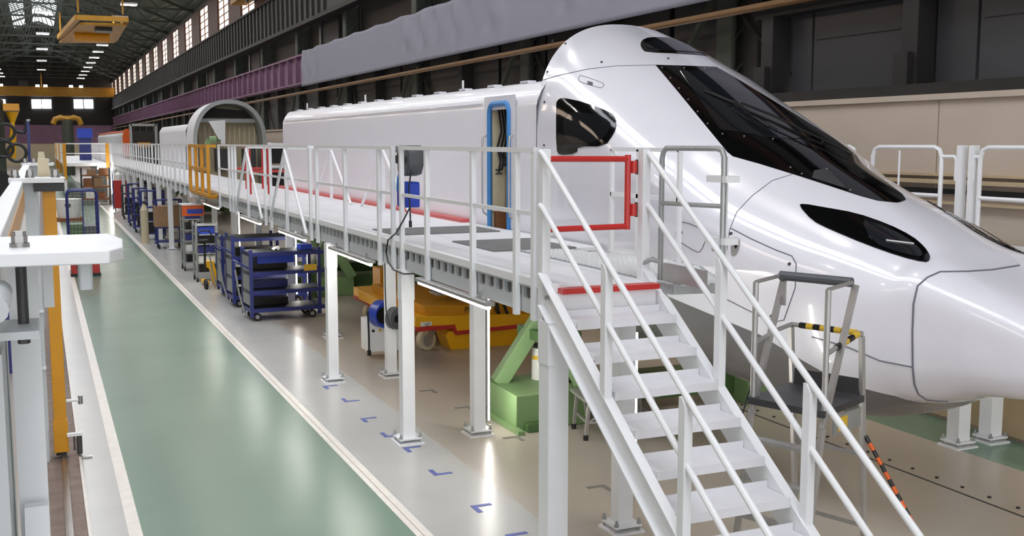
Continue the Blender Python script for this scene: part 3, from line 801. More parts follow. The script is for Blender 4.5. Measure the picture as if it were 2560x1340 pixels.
# third vehicle far away with orange cap
car3 = thing('train_car_shell', 'distant grey train car with orange front cover beyond the open car', 'train', (XC, 90, 1.0))
car_body(84, 120, car3, m='fascia_paint')
MB().add([(x, 84, z) for x, z in CSF], [tuple(range(len(CSF)))]).build('end_wall', 'dark_wall', car3)
MB().prism([(5.60,2.3),(6.05,2.3),(6.15,3.9),(6.0,4.35),(5.75,4.3),(5.6,3.8)], 'y', 83.5, 84).build('front_cover', 'orange_paint', car3)
for a, b in ((312, 330), (200, 300)):
    pass
MB().tube([(5.72, 84, 4.15), (5.72, 100, 4.17), (5.72, 120, 4.15)], .06, 6).build('light_strip', 'orange_paint', car3)
fg = thing('access_gantry', 'grey steel access frame standing in front of the orange-capped car', 'frame', (6, 76, 2.2))
for x in (5.6, 7.2): MB().bar((x, 76, 2.2), (x, 76, 4.55), .16).build('upright', 'galv', fg)
for z in (3.2, 4.5): MB().bar((5.6, 76, z), (7.2, 76, z), .16).build('crossbar', 'galv', fg)
MB().box(5.7, 7.1, 76.1, 76.4, 2.3, 3.0).build('panel', 'black', fg)  # black sheet added in place of the dark gap behind the frame
MB().box(6.0, 6.8, 75.9, 76.0, 3.05, 3.35).build('sign_plate', 'ochre_paint', fg)

# ------------------------------------------------------------------ work platform
DZ = 2.22
plat = thing('work_platform', 'long white elevated work platform with guard rails beside the train', 'platform', (3.6, 7.5, 0))
PX0, PX1, PY0, PYE = 3.64, 5.56, 7.45, 104.0
plank_l = [box(0, w_-.008, 0, 1.69, 0, .035).mesh('deck_plank', 'deck_paint') for w_ in (.78, 1.14)]
for k in range(18):
    for i, x in enumerate((PX0, PX0+.78)):
        if k < 2 and i == 1:
            inst(plank_l[0], 'deck_plank', plat, (x, PY0+1.7*k, DZ-.035), scale=(.16, 1, 1))
            if k == 1: inst(plank_l[1], 'deck_plank', plat, (x+.13, PY0+2.9, DZ-.035), scale=(.88, .29, 1))
            continue
        inst(plank_l[i], 'deck_plank', plat, (x, PY0+1.7*k, DZ-.035))
box(PX0, PX1, PY0+1.7*18, PYE, DZ-.035, DZ).build('far_deck', 'deck_paint', plat)
box(PX0+.12, PX1, 10.3, PYE, 2.09, 2.16).build('under_deck', 'galv', plat); box(PX0+.12, 4.5, PY0, 10.29, 2.09, 2.16).build('under_deck', 'galv', plat)
box(PX0, PX0+.06, PY0, PYE, 1.95, 2.07).build('fascia_beam', 'fascia_paint', plat)
box(PX0-.03, PX0+.06, PY0, PYE, 2.19, DZ+.035).build('edge_angle', 'white_paint', plat)
box(PX0-.015, PX0+.05, PY0, PYE, 2.17, 2.19).build('edge_lip', 'fascia_paint', plat)
box(PX0+.036, PX0+.05, PY0, PYE, 2.07, 2.17).build('pocket_shade_sheet', 'mat_grey', plat)  # dark sheet close behind the webs, standing in for shade inside the pockets
wp_ = MB().prism([(-.02, 2.17), (.02, 2.17), (.02, 2.095), (.045, 2.07), (-.045, 2.07), (-.02, 2.095)], 'x', 0, .035).mesh('web_plate', 'fascia_paint')
for k in range(180): inst(wp_, 'web_plate', plat, (PX0, PY0+.1+.2*k, 0))
for y in [PY0+3.4*k for k in range(28)]: box(PX0+.05, PX1 if y > 9 else 4.55, y, y+.1, 1.97, 2.09).build('joist', 'fascia_paint', plat)
# red edge strip next to the train
for ya, yb in ((14.3, 19.0), (19.02, 24.0), (24.02, 27.4)): box(5.44, 5.585, ya, yb, DZ, DZ+.05).build('red_edge_strip', 'red_strip', plat)
# support posts
def post_meshes():
    a = MB().box(-.07, .07, -.07, .07, .06, 1.95).mesh('support_post', 'white_paint')
    b = MB().box(-.15, .15, -.15, .15, 0, .02).box(-.13, .13, -.13, .13, .055, .075).mesh('base_plate', 'white_paint')
    c_ = MB().cyl((0, 0, .06), (0,0,1), .013, .13, 6).cyl((0, 0, .085), (0,0,1), .024, .02, 6).mesh('anchor_bolt', 'galv')
    d = MB().box(-.075, .075, -.075, .075, 1.62, 1.96)
    d = d.mesh('head_sleeve', 'white_paint')
    return a, b, c_, d
pm_ = post_meshes()
def support(x, y, parent):
    p = inst(pm_[0], 'support_post', parent, (x, y, 0))
    inst(pm_[1], 'base_plate', p, (x, y, 0)); inst(pm_[3], 'head_sleeve', p, (x, y, 0))
    if y < 36:
        for sx in (-1, 1):
            for sy in (-1, 1): inst(pm_[2], 'anchor_bolt', p, (x+sx*.11, y+sy*.11, 0))
    return p
for k in range(24):
    if not 2 <= k <= 6: support(3.65, 11.33+3.38*k, plat)
    support(4.5, 11.33+3.38*k, plat)
s0 = support(3.645, 7.55, plat); s0.scale = (1.25, 1.25, 1.0); support(4.5, 7.95, plat)
# guard rail: posts, top rail and knee rail in 3.4 m modules
rp = MB().box(-.022, .022, -.03, .03, 1.92, 3.27).mesh('rail_post', 'white_paint')
gaps = [(15.9, 24.6), (24.6, 29.4)]
def railrun(ya, yb, nposts):
    for i in range(nposts):
        y = ya+(yb-ya)*i/(nposts-1); inst(rp, 'rail_post', plat, (PX0-.035, y, 0))
    MB().box(PX0-.06, PX0-.01, ya-.03, yb+.03, 3.27, 3.31).build('top_rail', 'white_paint', plat)
    MB().box(PX0-.05, PX0-.02, ya, yb, 2.765, 2.80).build('knee_rail', 'white_paint', plat)
for y in (7.83, 8.19, 9.18, 10.46, 11.30): inst(rp, 'rail_post', plat, (PX0-.035, y, 0))
box(PX0-.06, PX0-.01, 7.80, 11.33, 3.27, 3.31).build('top_rail', 'white_paint', plat); box(PX0-.05, PX0-.02, 7.83, 11.3, 2.765, 2.80).build('knee_rail', 'white_paint', plat)
for y in (11.62, 12.16, 13.69, 15.25): inst(rp, 'rail_post', plat, (PX0-.035, y, 0))
box(PX0-.06, PX0-.01, 11.59, 15.28, 3.27, 3.31).build('top_rail', 'white_paint', plat); box(PX0-.05, PX0-.02, 11.62, 15.25, 2.765, 2.80).build('knee_rail', 'white_paint', plat)
for y in (15.65, 22.6, 23.0, 24.4): inst(rp, 'rail_post', plat, (PX0-.035, y, 0))
railrun(28.0, 29.3, 2)
for k in range(20): railrun(29.6+3.4*k, 32.8+3.4*k, 4)
# inner end railing beside the train nose (white, seen through the red gate)
er = thing('guard_rail', 'low white guard rail close against the white train flank behind the red gate', 'railing', (5.5, 9.0, DZ))
for y in (9.9, 9.35, 8.6): box(5.42, 5.46, y-.02, y+.02, DZ, 3.28).build('post', 'white_paint', er)
for z in (2.80, 3.26): box(5.42, 5.46, 8.6, 9.9, z, z+.04).build('rail', 'white_paint', er)
# expanded metal grating by the stairs
gr = thing('floor_grating', 'expanded metal grating panel at the stair head of the platform', 'grating', (4.8, 8, 2.2))
GP = [(4.56, 7.28), (5.0, 7.22), (5.48, 8.3), (5.52, 9.1), (5.0, 10.3), (4.56, 10.3)]
def ingp(x, y):
    r = False; j = len(GP)-1
    for i in range(len(GP)):
        if (GP[i][1] > y) != (GP[j][1] > y) and x < (GP[j][0]-GP[i][0])*(y-GP[i][1])/(GP[j][1]-GP[i][1])+GP[i][0]: r = not r
        j = i
    return r
mb = MB()
for i in range(18):
    for j in range(30):
        x0 = 4.56+.054*i; y0 = 7.22+.105*j; x1, y1 = x0+.054, y0+.105; xm, ym = (x0+x1)/2, (y0+y1)/2
        if not ingp(xm, ym): continue
        for a, b in (((x0, ym), (xm, y0)), ((xm, y0), (x1, ym)), ((x0, ym), (xm, y1)), ((xm, y1), (x1, ym))):
            mb.bar((a[0], a[1], DZ+.005), (b[0], b[1], DZ+.005), .011, .012)
o = mb.build('mesh_strands', 'white_paint', gr, smooth=0); o['kind'] = 'stuff'
mb = MB()
for i in range(len(GP)):
    a, b = GP[i], GP[(i+1) % len(GP)]; mb.bar((a[0], a[1], DZ-.03), (b[0], b[1], DZ-.03), .03, .08)
mb.build('frame', 'galv', gr)
for y, xb in ((7.75, 5.2), (8.5, 5.48), (9.3, 5.42)): box(4.56, xb, y, y+.04, DZ-.08, DZ-.01).build('bearer', 'galv', gr)
# floor mats
for (pts, lab) in (((((935,577),(1145,563),(1280,579),(990,587)), 'grey rubber mat lying on the deck before the open train door')), ((((1130,600),(1350,599),(1440,622),(1210,628)), 'grey rubber mat lying on the deck next to the metal grating'))):
    P = [onz(px, py, DZ+.004) for px, py in pts]
    ax = sum(p.x for p in P)/4; ay = sum(p.y for p in P)/4
    x0, x1 = (P[0].x+P[3].x)/2, (P[1].x+P[2].x)/2; y0, y1 = (P[3].y+P[2].y)/2, (P[0].y+P[1].y)/2
    x0 = max(x0, 3.75); x1 = min(x1, 5.5)
    o = MB().prism(rrect(x0, x1, min(y0, y1), max(y0, y1), .03), 'z', DZ, DZ+.012).build('floor_mat', 'mat_grey'); tag(o, lab, 'mat')
ro = onz(1700, 720, DZ)

# ------------------------------------------------------------------ staircase
sta = thing('staircase', 'white steel open-tread staircase with tubular handrails up to the platform', 'stairs', (4.05, 6, 0))
SX0, SX1 = 3.62, 4.50
def sz(y): return 2.33-.695*(7.66-y)      # stringer top edge
yb_ = 7.66-(2.33)/.695
for x in (SX0, SX1):
    mb = MB(); d = .012
    prof = [(7.66, 2.33), (7.66, 2.06), (4.65, 0), (4.30, 0), (4.36, .05)]
    mb.prism(prof, 'x', x-d/2, x+d/2)
    ox = x-.03 if x < 4 else x+.03
    mb.bar((ox, 7.66, 2.325), (ox, 4.33, .02), .075, .012)
    mb.bar((ox, 7.66, 2.07), (ox, 4.67, .01), .075, .012)
    mb.build('stringer', 'white_paint', sta)
tm = MB().box(SX0+.01, SX1-.01, 0, .26, -.035, 0).box(SX0+.01, SX1-.01, -.004, .012, -.06, .002).box(SX0+.01, SX1-.01, .25, .262, -.035, .05).mesh('tread', 'deck_paint')
for k in range(1, 11): inst(tm, 'tread', sta, (0, 7.40-.29*k, DZ-.205*k))
box(SX0+.01, SX1-.01, 7.36, 7.47, DZ-.03, DZ+.012).build('nosing', 'red_paint', sta)['label'] = 'red top nosing'
box(SX0+.01, SX1-.01, 7.42, 7.44, 1.9, DZ-.03).build('riser_plate', 'white_paint', sta)
for x in (SX0-.035, SX1+.035):
    for z0 in (3.27, 2.85):
        MB().tube([(x, 7.68, z0+.01), (x, 7.62, z0-.02), (x, 4.42, z0-.02-.70*3.2)], .023, 10).build('handrail', 'white_paint', sta)
    for y in (6.58, 5.55, 4.5):
        zt_ = 3.27-.70*(7.62-y)-.03
        MB().prism([(y-.035, sz(y)-.06), (y+.035, sz(y)-.03), (y+.035, zt_+.0), (y-.0, zt_-.005), (y-.035, zt_-.06)], 'x', x-.03, x+.03).build('handrail_post', 'white_paint', sta)
for x in (SX0-.0, SX1+.02): box(x-.035, x+.035, 7.64, 7.72, 1.85 if x < 4 else 2.1, 3.3).build('newel_post', 'white_paint', sta)
bl = MB().cyl((0,0,0), (1,0,0), .018, .03, 6).mesh('bolt', 'galv')
for z in (2.14, 2.0): inst(bl, 'bolt', sta, (SX0-.02, 7.58, z))
# red swing gate at the stair head
rg = thing('swing_gate', 'red tubular swing gate across the head of the stairs', 'gate', (4.45, 7.74, 2.6))
zz0, zz1 = 2.66, 3.22
MB().tube([(3.68, 7.74, zz1), (4.40, 7.74, zz1-.005)], .024, 8).build('top_bar', 'red_paint', rg)
MB().tube([(3.68, 7.74, zz0), (4.40, 7.74, zz0+.005)], .024, 8).build('bottom_bar', 'red_paint', rg)
MB().tube([(4.40, 7.74, zz0-.02), (4.40, 7.74, zz1+.03)], .026, 8).build('hinge_stile', 'red_paint', rg)
for z in (zz0+.14, zz1-.07):
    h_ = MB().cyl((4.455, 7.74, z), (0,0,1), .03, .10).build('hinge', 'red_paint', rg); box(4.48, 4.50, 7.72, 7.76, z-.06, z+.06).build('hinge_plate', 'dark_steel', h_)
# grey tubular hoop gate beside stairs
hg = thing('tubular_gate', 'grey tubular hoop gate between the staircase and the train nose', 'gate', (4.6, 7.1, 2.2))
a, b = (4.62, 7.57), (4.62, 6.70)
def hp(t, z): return (a[0]+(b[0]-a[0])*t, a[1]+(b[1]-a[1])*t, z)
MB().tube([hp(0, DZ), hp(0, 3.22), hp(.02, 3.27), hp(.07, 3.305), hp(.9, 3.305), hp(.97, 3.29), hp(1, 3.24), hp(1, 2.35)], .022, 10).build('hoop', 'galv', hg)
MB().tube([hp(0, 2.86), hp(1, 2.88)], .018, 8).build('knee_bar', 'galv', hg)
box(4.60, 4.63, 6.9, 7.5, DZ+.02, DZ+.16).build('toe_plate', 'alu', hg)
for z in (3.08, 2.62): box(4.60, 4.72, 6.64, 6.9, z-.025, z+.025).build('clamp', 'white_paint', hg)
box(4.70, 4.73, 6.80, 6.84, 2.3, 3.24).build('slide_post', 'white_paint', hg)
MB().tube([(4.62, 7.57, 2.38), (4.55, 7.6, 2.40), (4.5, 7.66, 2.36)], .02, 8).build('pivot', 'galv', hg)

# ------------------------------------------------------------------ loading gates and yellow gate in the railing
lg = thing('loading_gate', 'white up-and-over loading gate with sloped A-frame braces in the platform railing', 'gate', (3.6, 19, DZ))
zt3 = 3.29
for y in (17.3, 20.8):
    MB().bar((3.6, y, 1.9), (3.6, y, zt3), .05).build('upright', 'white_paint', lg)
    MB().bar((5.2, y, DZ), (5.2, y, zt3), .05).build('upright', 'white_paint', lg)
    MB().tube([(3.6, y, zt3-.03), (5.2, y, zt3-.03)], .025, 8).build('cross_tube', 'white_paint', lg)
    for ya, yb in ((y, y-1.45), (y, y+1.35)):
        for x in (3.58, 5.2): MB().tube([(x, ya, zt3-.06), (x, yb, 2.0 if x < 4 else DZ)], .026, 8).build('brace', 'white_paint', lg)
for ya, yb in ((15.65, 20.8), (20.8, 24.4)): MB().box(3.575, 3.615, ya, yb, 3.27, 3.31).build('top_rail', 'white_paint', lg)
for y in (18.6, 19.1, 22.2): MB().bar((3.6, y, 1.9), (3.6, y, 3.27), .045).build('upright', 'white_paint', lg)
MB().box(3.59, 3.61, 15.65, 24.4, 2.765, 2.80).build('knee_rail', 'white_paint', lg)
yg = thing('safety_gate', 'ochre yellow barred safety gate jutting out from the platform railing', 'gate', (3.4, 27, 1.9))
ya, yb, xg = 24.75, 27.9, 3.42
for y in (ya, ya+1.0, ya+2.0, yb): MB().bar((xg, y, 2.14), (xg, y, 3.29), .07).build('bar', 'ochre_paint', yg)
for z in (3.27, 2.74, 2.17): MB().bar((xg, ya, z), (xg, yb, z), .06, .07).build('rail', 'ochre_paint', yg)
for y in (ya, yb):
    for z in (3.27, 2.17): MB().bar((xg, y, z), (3.6, y, z), .06).build('return_rail', 'ochre_paint', yg)
MB().box(xg, 3.6, ya, yb, 2.10, 2.14).build('floor_plate', 'ochre_paint', yg)
for k, (yy_, lab) in enumerate(((24.0, 'red tubular barrier frame on the deck just behind the A-frame loading gate'), (26.8, 'red tubular barrier frame on the deck behind the ochre safety gate'))):
    rgt = thing('crowd_barrier', lab, 'barrier', (4.4, yy_, DZ))
    MB().tube([(4.2, yy_, DZ), (4.2, yy_, 3.25), (5.0, yy_, 3.25), (5.0, yy_, DZ)], .03, 8).build('hoop', 'red_paint', rgt)
    MB().tube([(4.2, yy_, 2.72), (5.0, yy_, 2.72)], .025, 8).build('knee_bar', 'red_paint', rgt)
    MB().tube([(4.6, yy_, 3.25), (4.6, yy_, DZ)], .025, 8).build('centre_bar', 'red_paint', rgt)
rk = thing('equipment_rack', 'black open equipment rack on the platform between the two train cars', 'rack', (6.4, 29.5, DZ))
for x in (5.7, 6.5, 7.3): MB().bar((x, 29.5, 0), (x, 29.5, 3.35), .08).build('upright', 'white_paint', rk)
for z in (2.7, 3.3): MB().bar((5.7, 29.5, z), (7.3, 29.5, z), .07).build('shelf_bar', 'white_paint', rk)
for x in (5.75, 6.55): box(x, x+.7, 29.6, 30.2, 2.0, 2.62).build('case', 'black', rk); box(x, x+.7, 29.6, 30.2, 2.78, 3.22).build('case', 'black', rk)
# hose reel and blue box on the railing
hr = thing('hose_reel', 'dark grey cable reel hung on the railing above a blue box', 'reel', (3.75, 11.0, 3.1))
q0 = onx(1018, 402, 3.72); yc, zc = q0.y, q0.z
MB().prism([(yc+.27, zc+.15), (yc+.24, zc-.14), (yc+.05, zc-.17), (yc-.10, zc-.15), (yc-.17, zc-.05), (yc-.18, zc+.10), (yc-.12, zc+.17), (yc+.2, zc+.17)], 'x', 3.68, 3.86).build('drum_case', 'grey_plastic', hr, bevel=.02)
box(3.665, 3.68, yc+.04, yc+.26, zc+.09, zc+.16).build('bracket', 'galv', hr)
box(3.665, 3.68, yc+.08, yc+.26, zc-.03, zc+.06).build('outlet', 'black', hr)
box(3.67, 3.68, yc-.09, yc+.0, zc-.02, zc+.05).build('maker_label', 'black', hr)
MB().tube([(3.66, yc+.05, zc-.08), (3.64, yc+.1, zc-.2), (3.64, yc+.12, zc-.33)], .012, 6).build('hose', 'seal_blue', hr)
bb = thing('blue_box', 'blue plastic box strapped to the platform railing under the reel', 'box', (3.75, 11.0, 2.7))
q1 = onx(1012, 486, 3.70)
MB().prism(rrect(q1.y-.16, q1.y+.16, q1.z-.14, q1.z+.14, .03), 'x', 3.66, 3.82).build('body', 'bright_blue', bb)
box(3.655, 3.66, q1.y-.14, q1.y+.02, q1.z-.01, q1.z+.06).build('recess', 'blue_paint', bb)
cb = thing('power_cable', 'black power cable looping from the railing box down to the platform edge', 'cable', (3.68, 11, 2.2))
MB().tube([onx(px, py, 3.575) for px, py in ((1024,520),(1010,548),(990,583),(970,600),(965,630),(970,655),(985,675),(1010,685),(1035,684))], .009, 6).build('cord', 'cable', cb)
MB().tube([onx(px, py, 3.68) for px, py in ((1028,425),(1022,470),(1025,520),(1026,552))], .009, 6).build('cord', 'cable', cb)
MB().cyl(onx(1026, 560, 3.68), (0,0,1), .018, .07, 8).build('plug', 'black', cb)

# ------------------------------------------------------------------ strip lights under the platform
def striplight(ya, yb, lab, x=3.62, zc=1.885, grp='tubular lights under the platform edge'):
    t = thing('strip_light', lab, 'strip light', (x, ya, zc), group=grp)
    MB().prism(rrect(x-.055, x+.045, zc+.012, zc+.055, .015, 3), 'y', ya, yb).build('housing', 'alu', t)
    MB().tube([(x-.01, ya+.02, zc), (x-.01, yb-.02, zc)], .024, 8).build('tube', 'tube', t)
    for y in (ya+.25, yb-.25): MB().tube([(x, y, zc+.05), (x, y, zc+.12)], .012, 6).build('hanger', 'galv', t)
for ya, yb, lab in ((8.80, 10.75, 'glowing tube light under the platform edge next to the stairs'), (12.55, 14.5, 'glowing tube light under the platform edge over the blue cable reel'),
                    (16.1, 18.0, 'glowing tube light under the platform edge above the shelf trolley'), (19.7, 21.7, 'glowing tube light under the platform edge below the A-frame gate'), (24.7, 27.0, 'glowing tube light under the platform edge by the ochre gate')):
    striplight(ya, yb, lab)
def vstrip(x, y, z0, z1, lab):
    t = thing('strip_light', lab, 'strip light', (x, y, z0), group='upright tube lights on the platform posts')
    box(x-.035, x-.015, y-.025, y+.025, z0, z1).build('housing', 'alu', t)
    MB().tube([(x, y, z0+.02), (x, y, z1-.02)], .018, 8).build('tube', 'tube', t)
    t2 = [box(x-.05, x-.03, y-.02, y+.02, z, z+.03).build('clip', 'galv', t) for z in (z0+.2, (z0+z1)/2, z1-.2)]
vstrip(4.62, 11.3, .14, 1.80, 'upright glowing tube light on the post beside the green trestle')
vstrip(4.62, 7.95, .5, 1.75, 'upright glowing tube light on the post behind the stair treads')
vstrip(4.62, 21.47, .3, 1.75, 'upright glowing tube light on the post behind the shelf trolley')
vstrip(4.62, 28.2, .4, 1.75, 'upright glowing tube light on the post behind the grey rack')

# ------------------------------------------------------------------ right-hand platform
rpf = thing('work_platform', 'white guard railed work platform on posts along the beige wall', 'platform', (9.4, 8.7, 0))
for x in (9.2, 9.68):
    for y in (8.74, 13.0): 
        p = support(x, y, rpf)
        box(x-.085, x+.085, y-.085, y+.085, .08, 1.85).build('post_casing', 'white_paint', p)
box(8.72, 9.80, 4.0, 30, 2.05, DZ).build('deck', 'deck_paint', rpf)
def hoop(ya, yb):
    MB().tube([(8.85, ya, DZ), (8.85, ya, 3.2), (8.85, ya+.03, 3.27), (8.85, ya+.1, 3.3), (8.85, yb-.1, 3.3), (8.85, yb-.03, 3.27), (8.85, yb, 3.2), (8.85, yb, DZ)], .024, 10).build('hoop_rail', 'white_paint', rpf)
    MB().tube([(8.85, ya, 2.78), (8.85, yb, 2.78)], .022, 8).build('knee_rail', 'white_paint', rpf)
    MB().tube([(8.85, (ya+yb)/2+.1, 3.26), (8.85, (ya+yb)/2+.1, DZ)], .012, 8).build('baluster', 'white_paint', rpf)
yA = onx(2355, 380, 8.85).y; yB = onx(2183, 380, 8.85).y
hoop(yA, yB); 
yC = onx(2452, 385, 8.85).y
hoop(yC-2.0, yC)
for k in range(5): hoop(yB+.3+1.7*k, yB+1.85+1.7*k)
for ya in (5.2, 9.6, 14.0, 18.4): striplight(ya, ya+1.9, 'added, unseen tube light under the wall-side platform on the far side of the train', 8.80, 1.96, 'added tubular lights under the wall-side platform')  # unseen lamps added to brighten the space under the train
y1_, y2_ = onx(2402, 380, 8.85).y, onx(2432, 380, 8.85).y
for y in (y1_, y2_): box(8.83, 8.91, y-.035, y+.035, DZ, 3.32).build('gate_post', 'white_paint', rpf)
for a, b in ((yA, y1_), (yC, y2_)): MB().tube([(8.85, a, 3.2), (8.85, a+(b-a)*.7, 3.2), (8.85, a+(b-a)*.8, 3.17), (8.85, a+(b-a)*.8, 2.95)], .02, 8).build('latch_bar', 'white_paint', rpf)

# ------------------------------------------------------------------ scissor lift table under the train
def plate(px, y, depth, m, name, parent):
    P = [ony(a, b, y) for a, b in px]
    return MB().prism([(p.x, p.z) for p in P], 'y', y, y+depth).build(name, m, parent, bevel=.008)
lift = thing('lift_table', 'yellow mobile scissor lift table with orange deck and large caster wheels', 'lift table', (6.5, 17.5, 0))
YL = 16.2
plate([(1040,792),(1342,783),(1342,806),(1310,811),(1142,828),(1138,812),(1040,818)], YL, 3.4, 'yellow_paint', 'chassis_beam', lift)
plate([(1122,828),(1142,828),(1182,826),(1325,808),(1325,860),(1130,879),(1122,860),(1115,840)], YL+.05, .5, 'yellow_paint', 'lower_frame', lift)
plate([(1040,818),(1138,812),(1143,828),(1325,808),(1325,818),(1140,838),(1132,822),(1042,830)], YL-.01, .1, 'red_paint', 'edge_stripe', lift)
plate([(1060,765),(1330,758),(1330,782),(1072,794),(1062,788)], YL+.1, 3.0, 'ochre_paint', 'upper_deck', lift)
plate([(1042,740),(1330,700),(1330,757),(1075,764),(1042,752)], YL+1.6, .3, 'orange_paint', 'scissor_arm', lift)
box(5.45, 7.9, 18.6, 20.2, .42, .58).build('rear_beam', 'yellow_paint', lift)
box(5.44, 7.9, 18.58, 20.22, .36, .42).build('rear_stripe', 'red_paint', lift)
box(5.75, 6.1, 19.4, 19.9, .58, 1.0).build('pump_housing', 'ochre_paint', lift)
for x, y in ((5.62, 16.42), (5.62, 19.6), (7.9, 16.5), (7.9, 19.6)):
    wh = MB().cyl((x, y, .165), (.35, -1, 0), .165, .11, 24).build('caster_wheel', 'interior_beige', lift)
    MB().cyl((x+.0, y, .165), (.35, -1, 0), .10, .13, 20).build('hub', 'alu', wh)
    MB().bar((x+.02, y-.05, .17), (x+.16, y+.02, .42), .05, .12).build('fork', 'alu', wh)
box(5.95, 6.35, 16.8, 17.2, .82, .86).build('beacon_base', 'alu', lift)
plate([(1240,760),(1246,757),(1252,790),(1245,791)], YL+.02, .05, 'black', 'hydraulic_hose', lift)
plate([(1258,760),(1263,759),(1275,790),(1268,791)], YL+.02, .05, 'black', 'hydraulic_hose', lift)
plate([(1052,806),(1080,804),(1080,814),(1052,817)], YL-.015, .012, 'white_plastic', 'number_sticker', lift)
def text(s, px, py, y, h, m, name, parent):
    p = ony(px, py, y); cu = bpy.data.curves.new(name, 'FONT'); cu.body = s; cu.size = h; cu.extrude = .002
    t = bpy.data.objects.new('tmp_text', cu); COL.objects.link(t)
    bpy.context.view_layer.update()
    me = bpy.data.meshes.new_from_object(t.evaluated_get(bpy.context.evaluated_depsgraph_get())); bpy.data.objects.remove(t)
    me.materials.clear(); me.materials.append(MATS[m])
    o = bpy.data.objects.new(name, me); COL.objects.link(o); o.parent = parent; o.location = p-wloc(parent); o.rotation_euler = (math.pi/2, 0, 0); return o
text('PR', 1161, 781, YL+.09, .13, 'text_black', 'lettering', lift)
text('E', 1235, 779, YL+.09, .13, 'text_black', 'lettering', lift)
text('Q7', 1062, 815, YL-.02, .07, 'text_black', 'sticker_lettering', lift)
# blue cable reel on white cabinet behind post
cr = thing('control_cabinet', 'white control cabinet with a blue cable reel on top behind the platform post', 'cabinet', (5.0, 14.5, 0))
P0 = ony(945, 830, 16.0)
box(P0.x-.16, P0.x+.35, 16.0, 16.4, .12, .62).build('cabinet', 'white_paint', cr)
MB().cyl((P0.x+.06, 15.9, .72), (.3, -1, 0), .21, .22, 24).build('reel', 'bright_blue', cr)
MB().cyl((P0.x+.03, 15.77, .72), (.3, -1, 0), .13, .04, 20).build('reel_hub', 'black', cr)
MB().tube([(P0.x-.2, 15.85, .78), (P0.x-.19, 15.85, .4), (P0.x-.19, 15.85, .12)], .015, 6).build('hanging_cable', 'cable', cr)
MB().cyl((P0.x-.19, 15.85, .14), (0,0,1), .03, .08, 8).build('plug', 'black', cr)
for i in range(3): MB().cyl((P0.x-.08+.11*i, 15.99, .45), (0,1,0), .022, .02, 8).build('push_button', ('black', 'tape_yellow', 'dark_steel')[i], cr)
gp2 = ony(990, 795, 14.6)
o = thing('cable_reel', 'dark grey round cable reel fixed between the two platform posts', 'reel', (gp2.x, 14.6, gp2.z))
MB().cyl((gp2.x, 14.6, gp2.z), (.5, -1, 0), .16, .12, 20).build('drum', 'grey_plastic', o); MB().cyl((gp2.x, 14.53, gp2.z), (.5, -1, 0), .06, .06, 12).build('hub', 'black', o)
MB().tube([onx(px, py, 3.72) for px, py in ((962,655),(963,720),(965,775),(972,805),(982,822))], .007, 6).build('cord', 'cable', o)

# ------------------------------------------------------------------ green trestles carrying the train
def trestle(y, lab, xl, zs=1.245):
    t = thing('support_trestle', lab, 'trestle', (XC, y, 0))
    for sx in (-1, 1):
        xo = XC+sx*(XC-xl)
        MB().box(min(xo, xo-sx*.95), max(xo, xo-sx*.95), y-.1, y+.95, 0, .42).build('base_box', 'green_steel', t, bevel=.01)
        box(min(xo-sx*.02, xo+sx*.06), max(xo-sx*.02, xo+sx*.06), y-.3, y+1.0, 0, .05).build('foot_plate', 'green_steel', t)
        MB().bar((xo-sx*.12, y+.72, .40), (xo-sx*.62, y+.60, 1.2), .24, .18).build('raker', 'green_steel', t, bevel=.008)
        MB().bar((xo-sx*.95, y+.1, .40), (xo-sx*.62, y+.4, 1.22), .12, .12).build('raker', 'green_steel', t)
        box(min(xo-sx*.95, xo-sx*.45), max(xo-sx*.95, xo-sx*.45), y+.1, y+.9, zs-.12, zs).build('saddle', 'dark_green', t)
        MB().box(min(xo-sx*.1, xo-sx*.3), max(xo-sx*.1, xo-sx*.3), y-.22, y-.1, .0, .1).build('adjuster', 'dark_green', t)
    box(xl+.9, 2*XC-xl-.9, y+.2, y+.7, .12, .42).build('cross_beam', 'dark_green', t)
    return t
trestle(11.35, 'pale green steel trestle under the cab with a white canister on its base', 4.95, 1.08)
t = trestle(23.2, 'tall green steel trestle standing behind the shelf trolley', 5.3)
for sx in (-1, 1):
    xo = XC+sx*1.75
    MB().bar((xo, 23.1, .4), (xo-sx*.35, 23.1, 1.22), .22, .2).build('raker', 'dark_green', t)
    MB().bar((xo-sx*.9, 23.1, .4), (xo-sx*.4, 23.1, 1.22), .2, .2).build('raker', 'green_steel', t)
trestle(52.0, 'green steel trestle under the open-fronted second car', 5.3)
trestle(98.0, 'green steel trestle under the distant orange-capped car', 5.3)
trestle(25.6, 'second green steel trestle under the car end, deeper behind the trolleys', 5.3)
bk = thing('canister', 'white plastic canister with a lime band standing on the green trestle base', 'canister', (5.62, 11.95, .42))
bp0 = Vector((5.62, 12.0, .42))
MB().cyl(bp0+Vector((0,0,.2)), (0,0,1), .12, .40, 24).build('body', 'white_plastic', bk); MB().cyl(bp0+Vector((0,0,.28)), (0,0,1), .1215, .05, 24).build('band', 'tape_yellow', bk)
MB().cyl(bp0+Vector((0,0,.42)), (0,0,1), .10, .03, 20).build('lid', 'dark_steel', bk); box(bp0.x-.05, bp0.x+.03, bp0.y-.124, bp0.y-.119, .52, .6).build('print', 'text_black', bk)
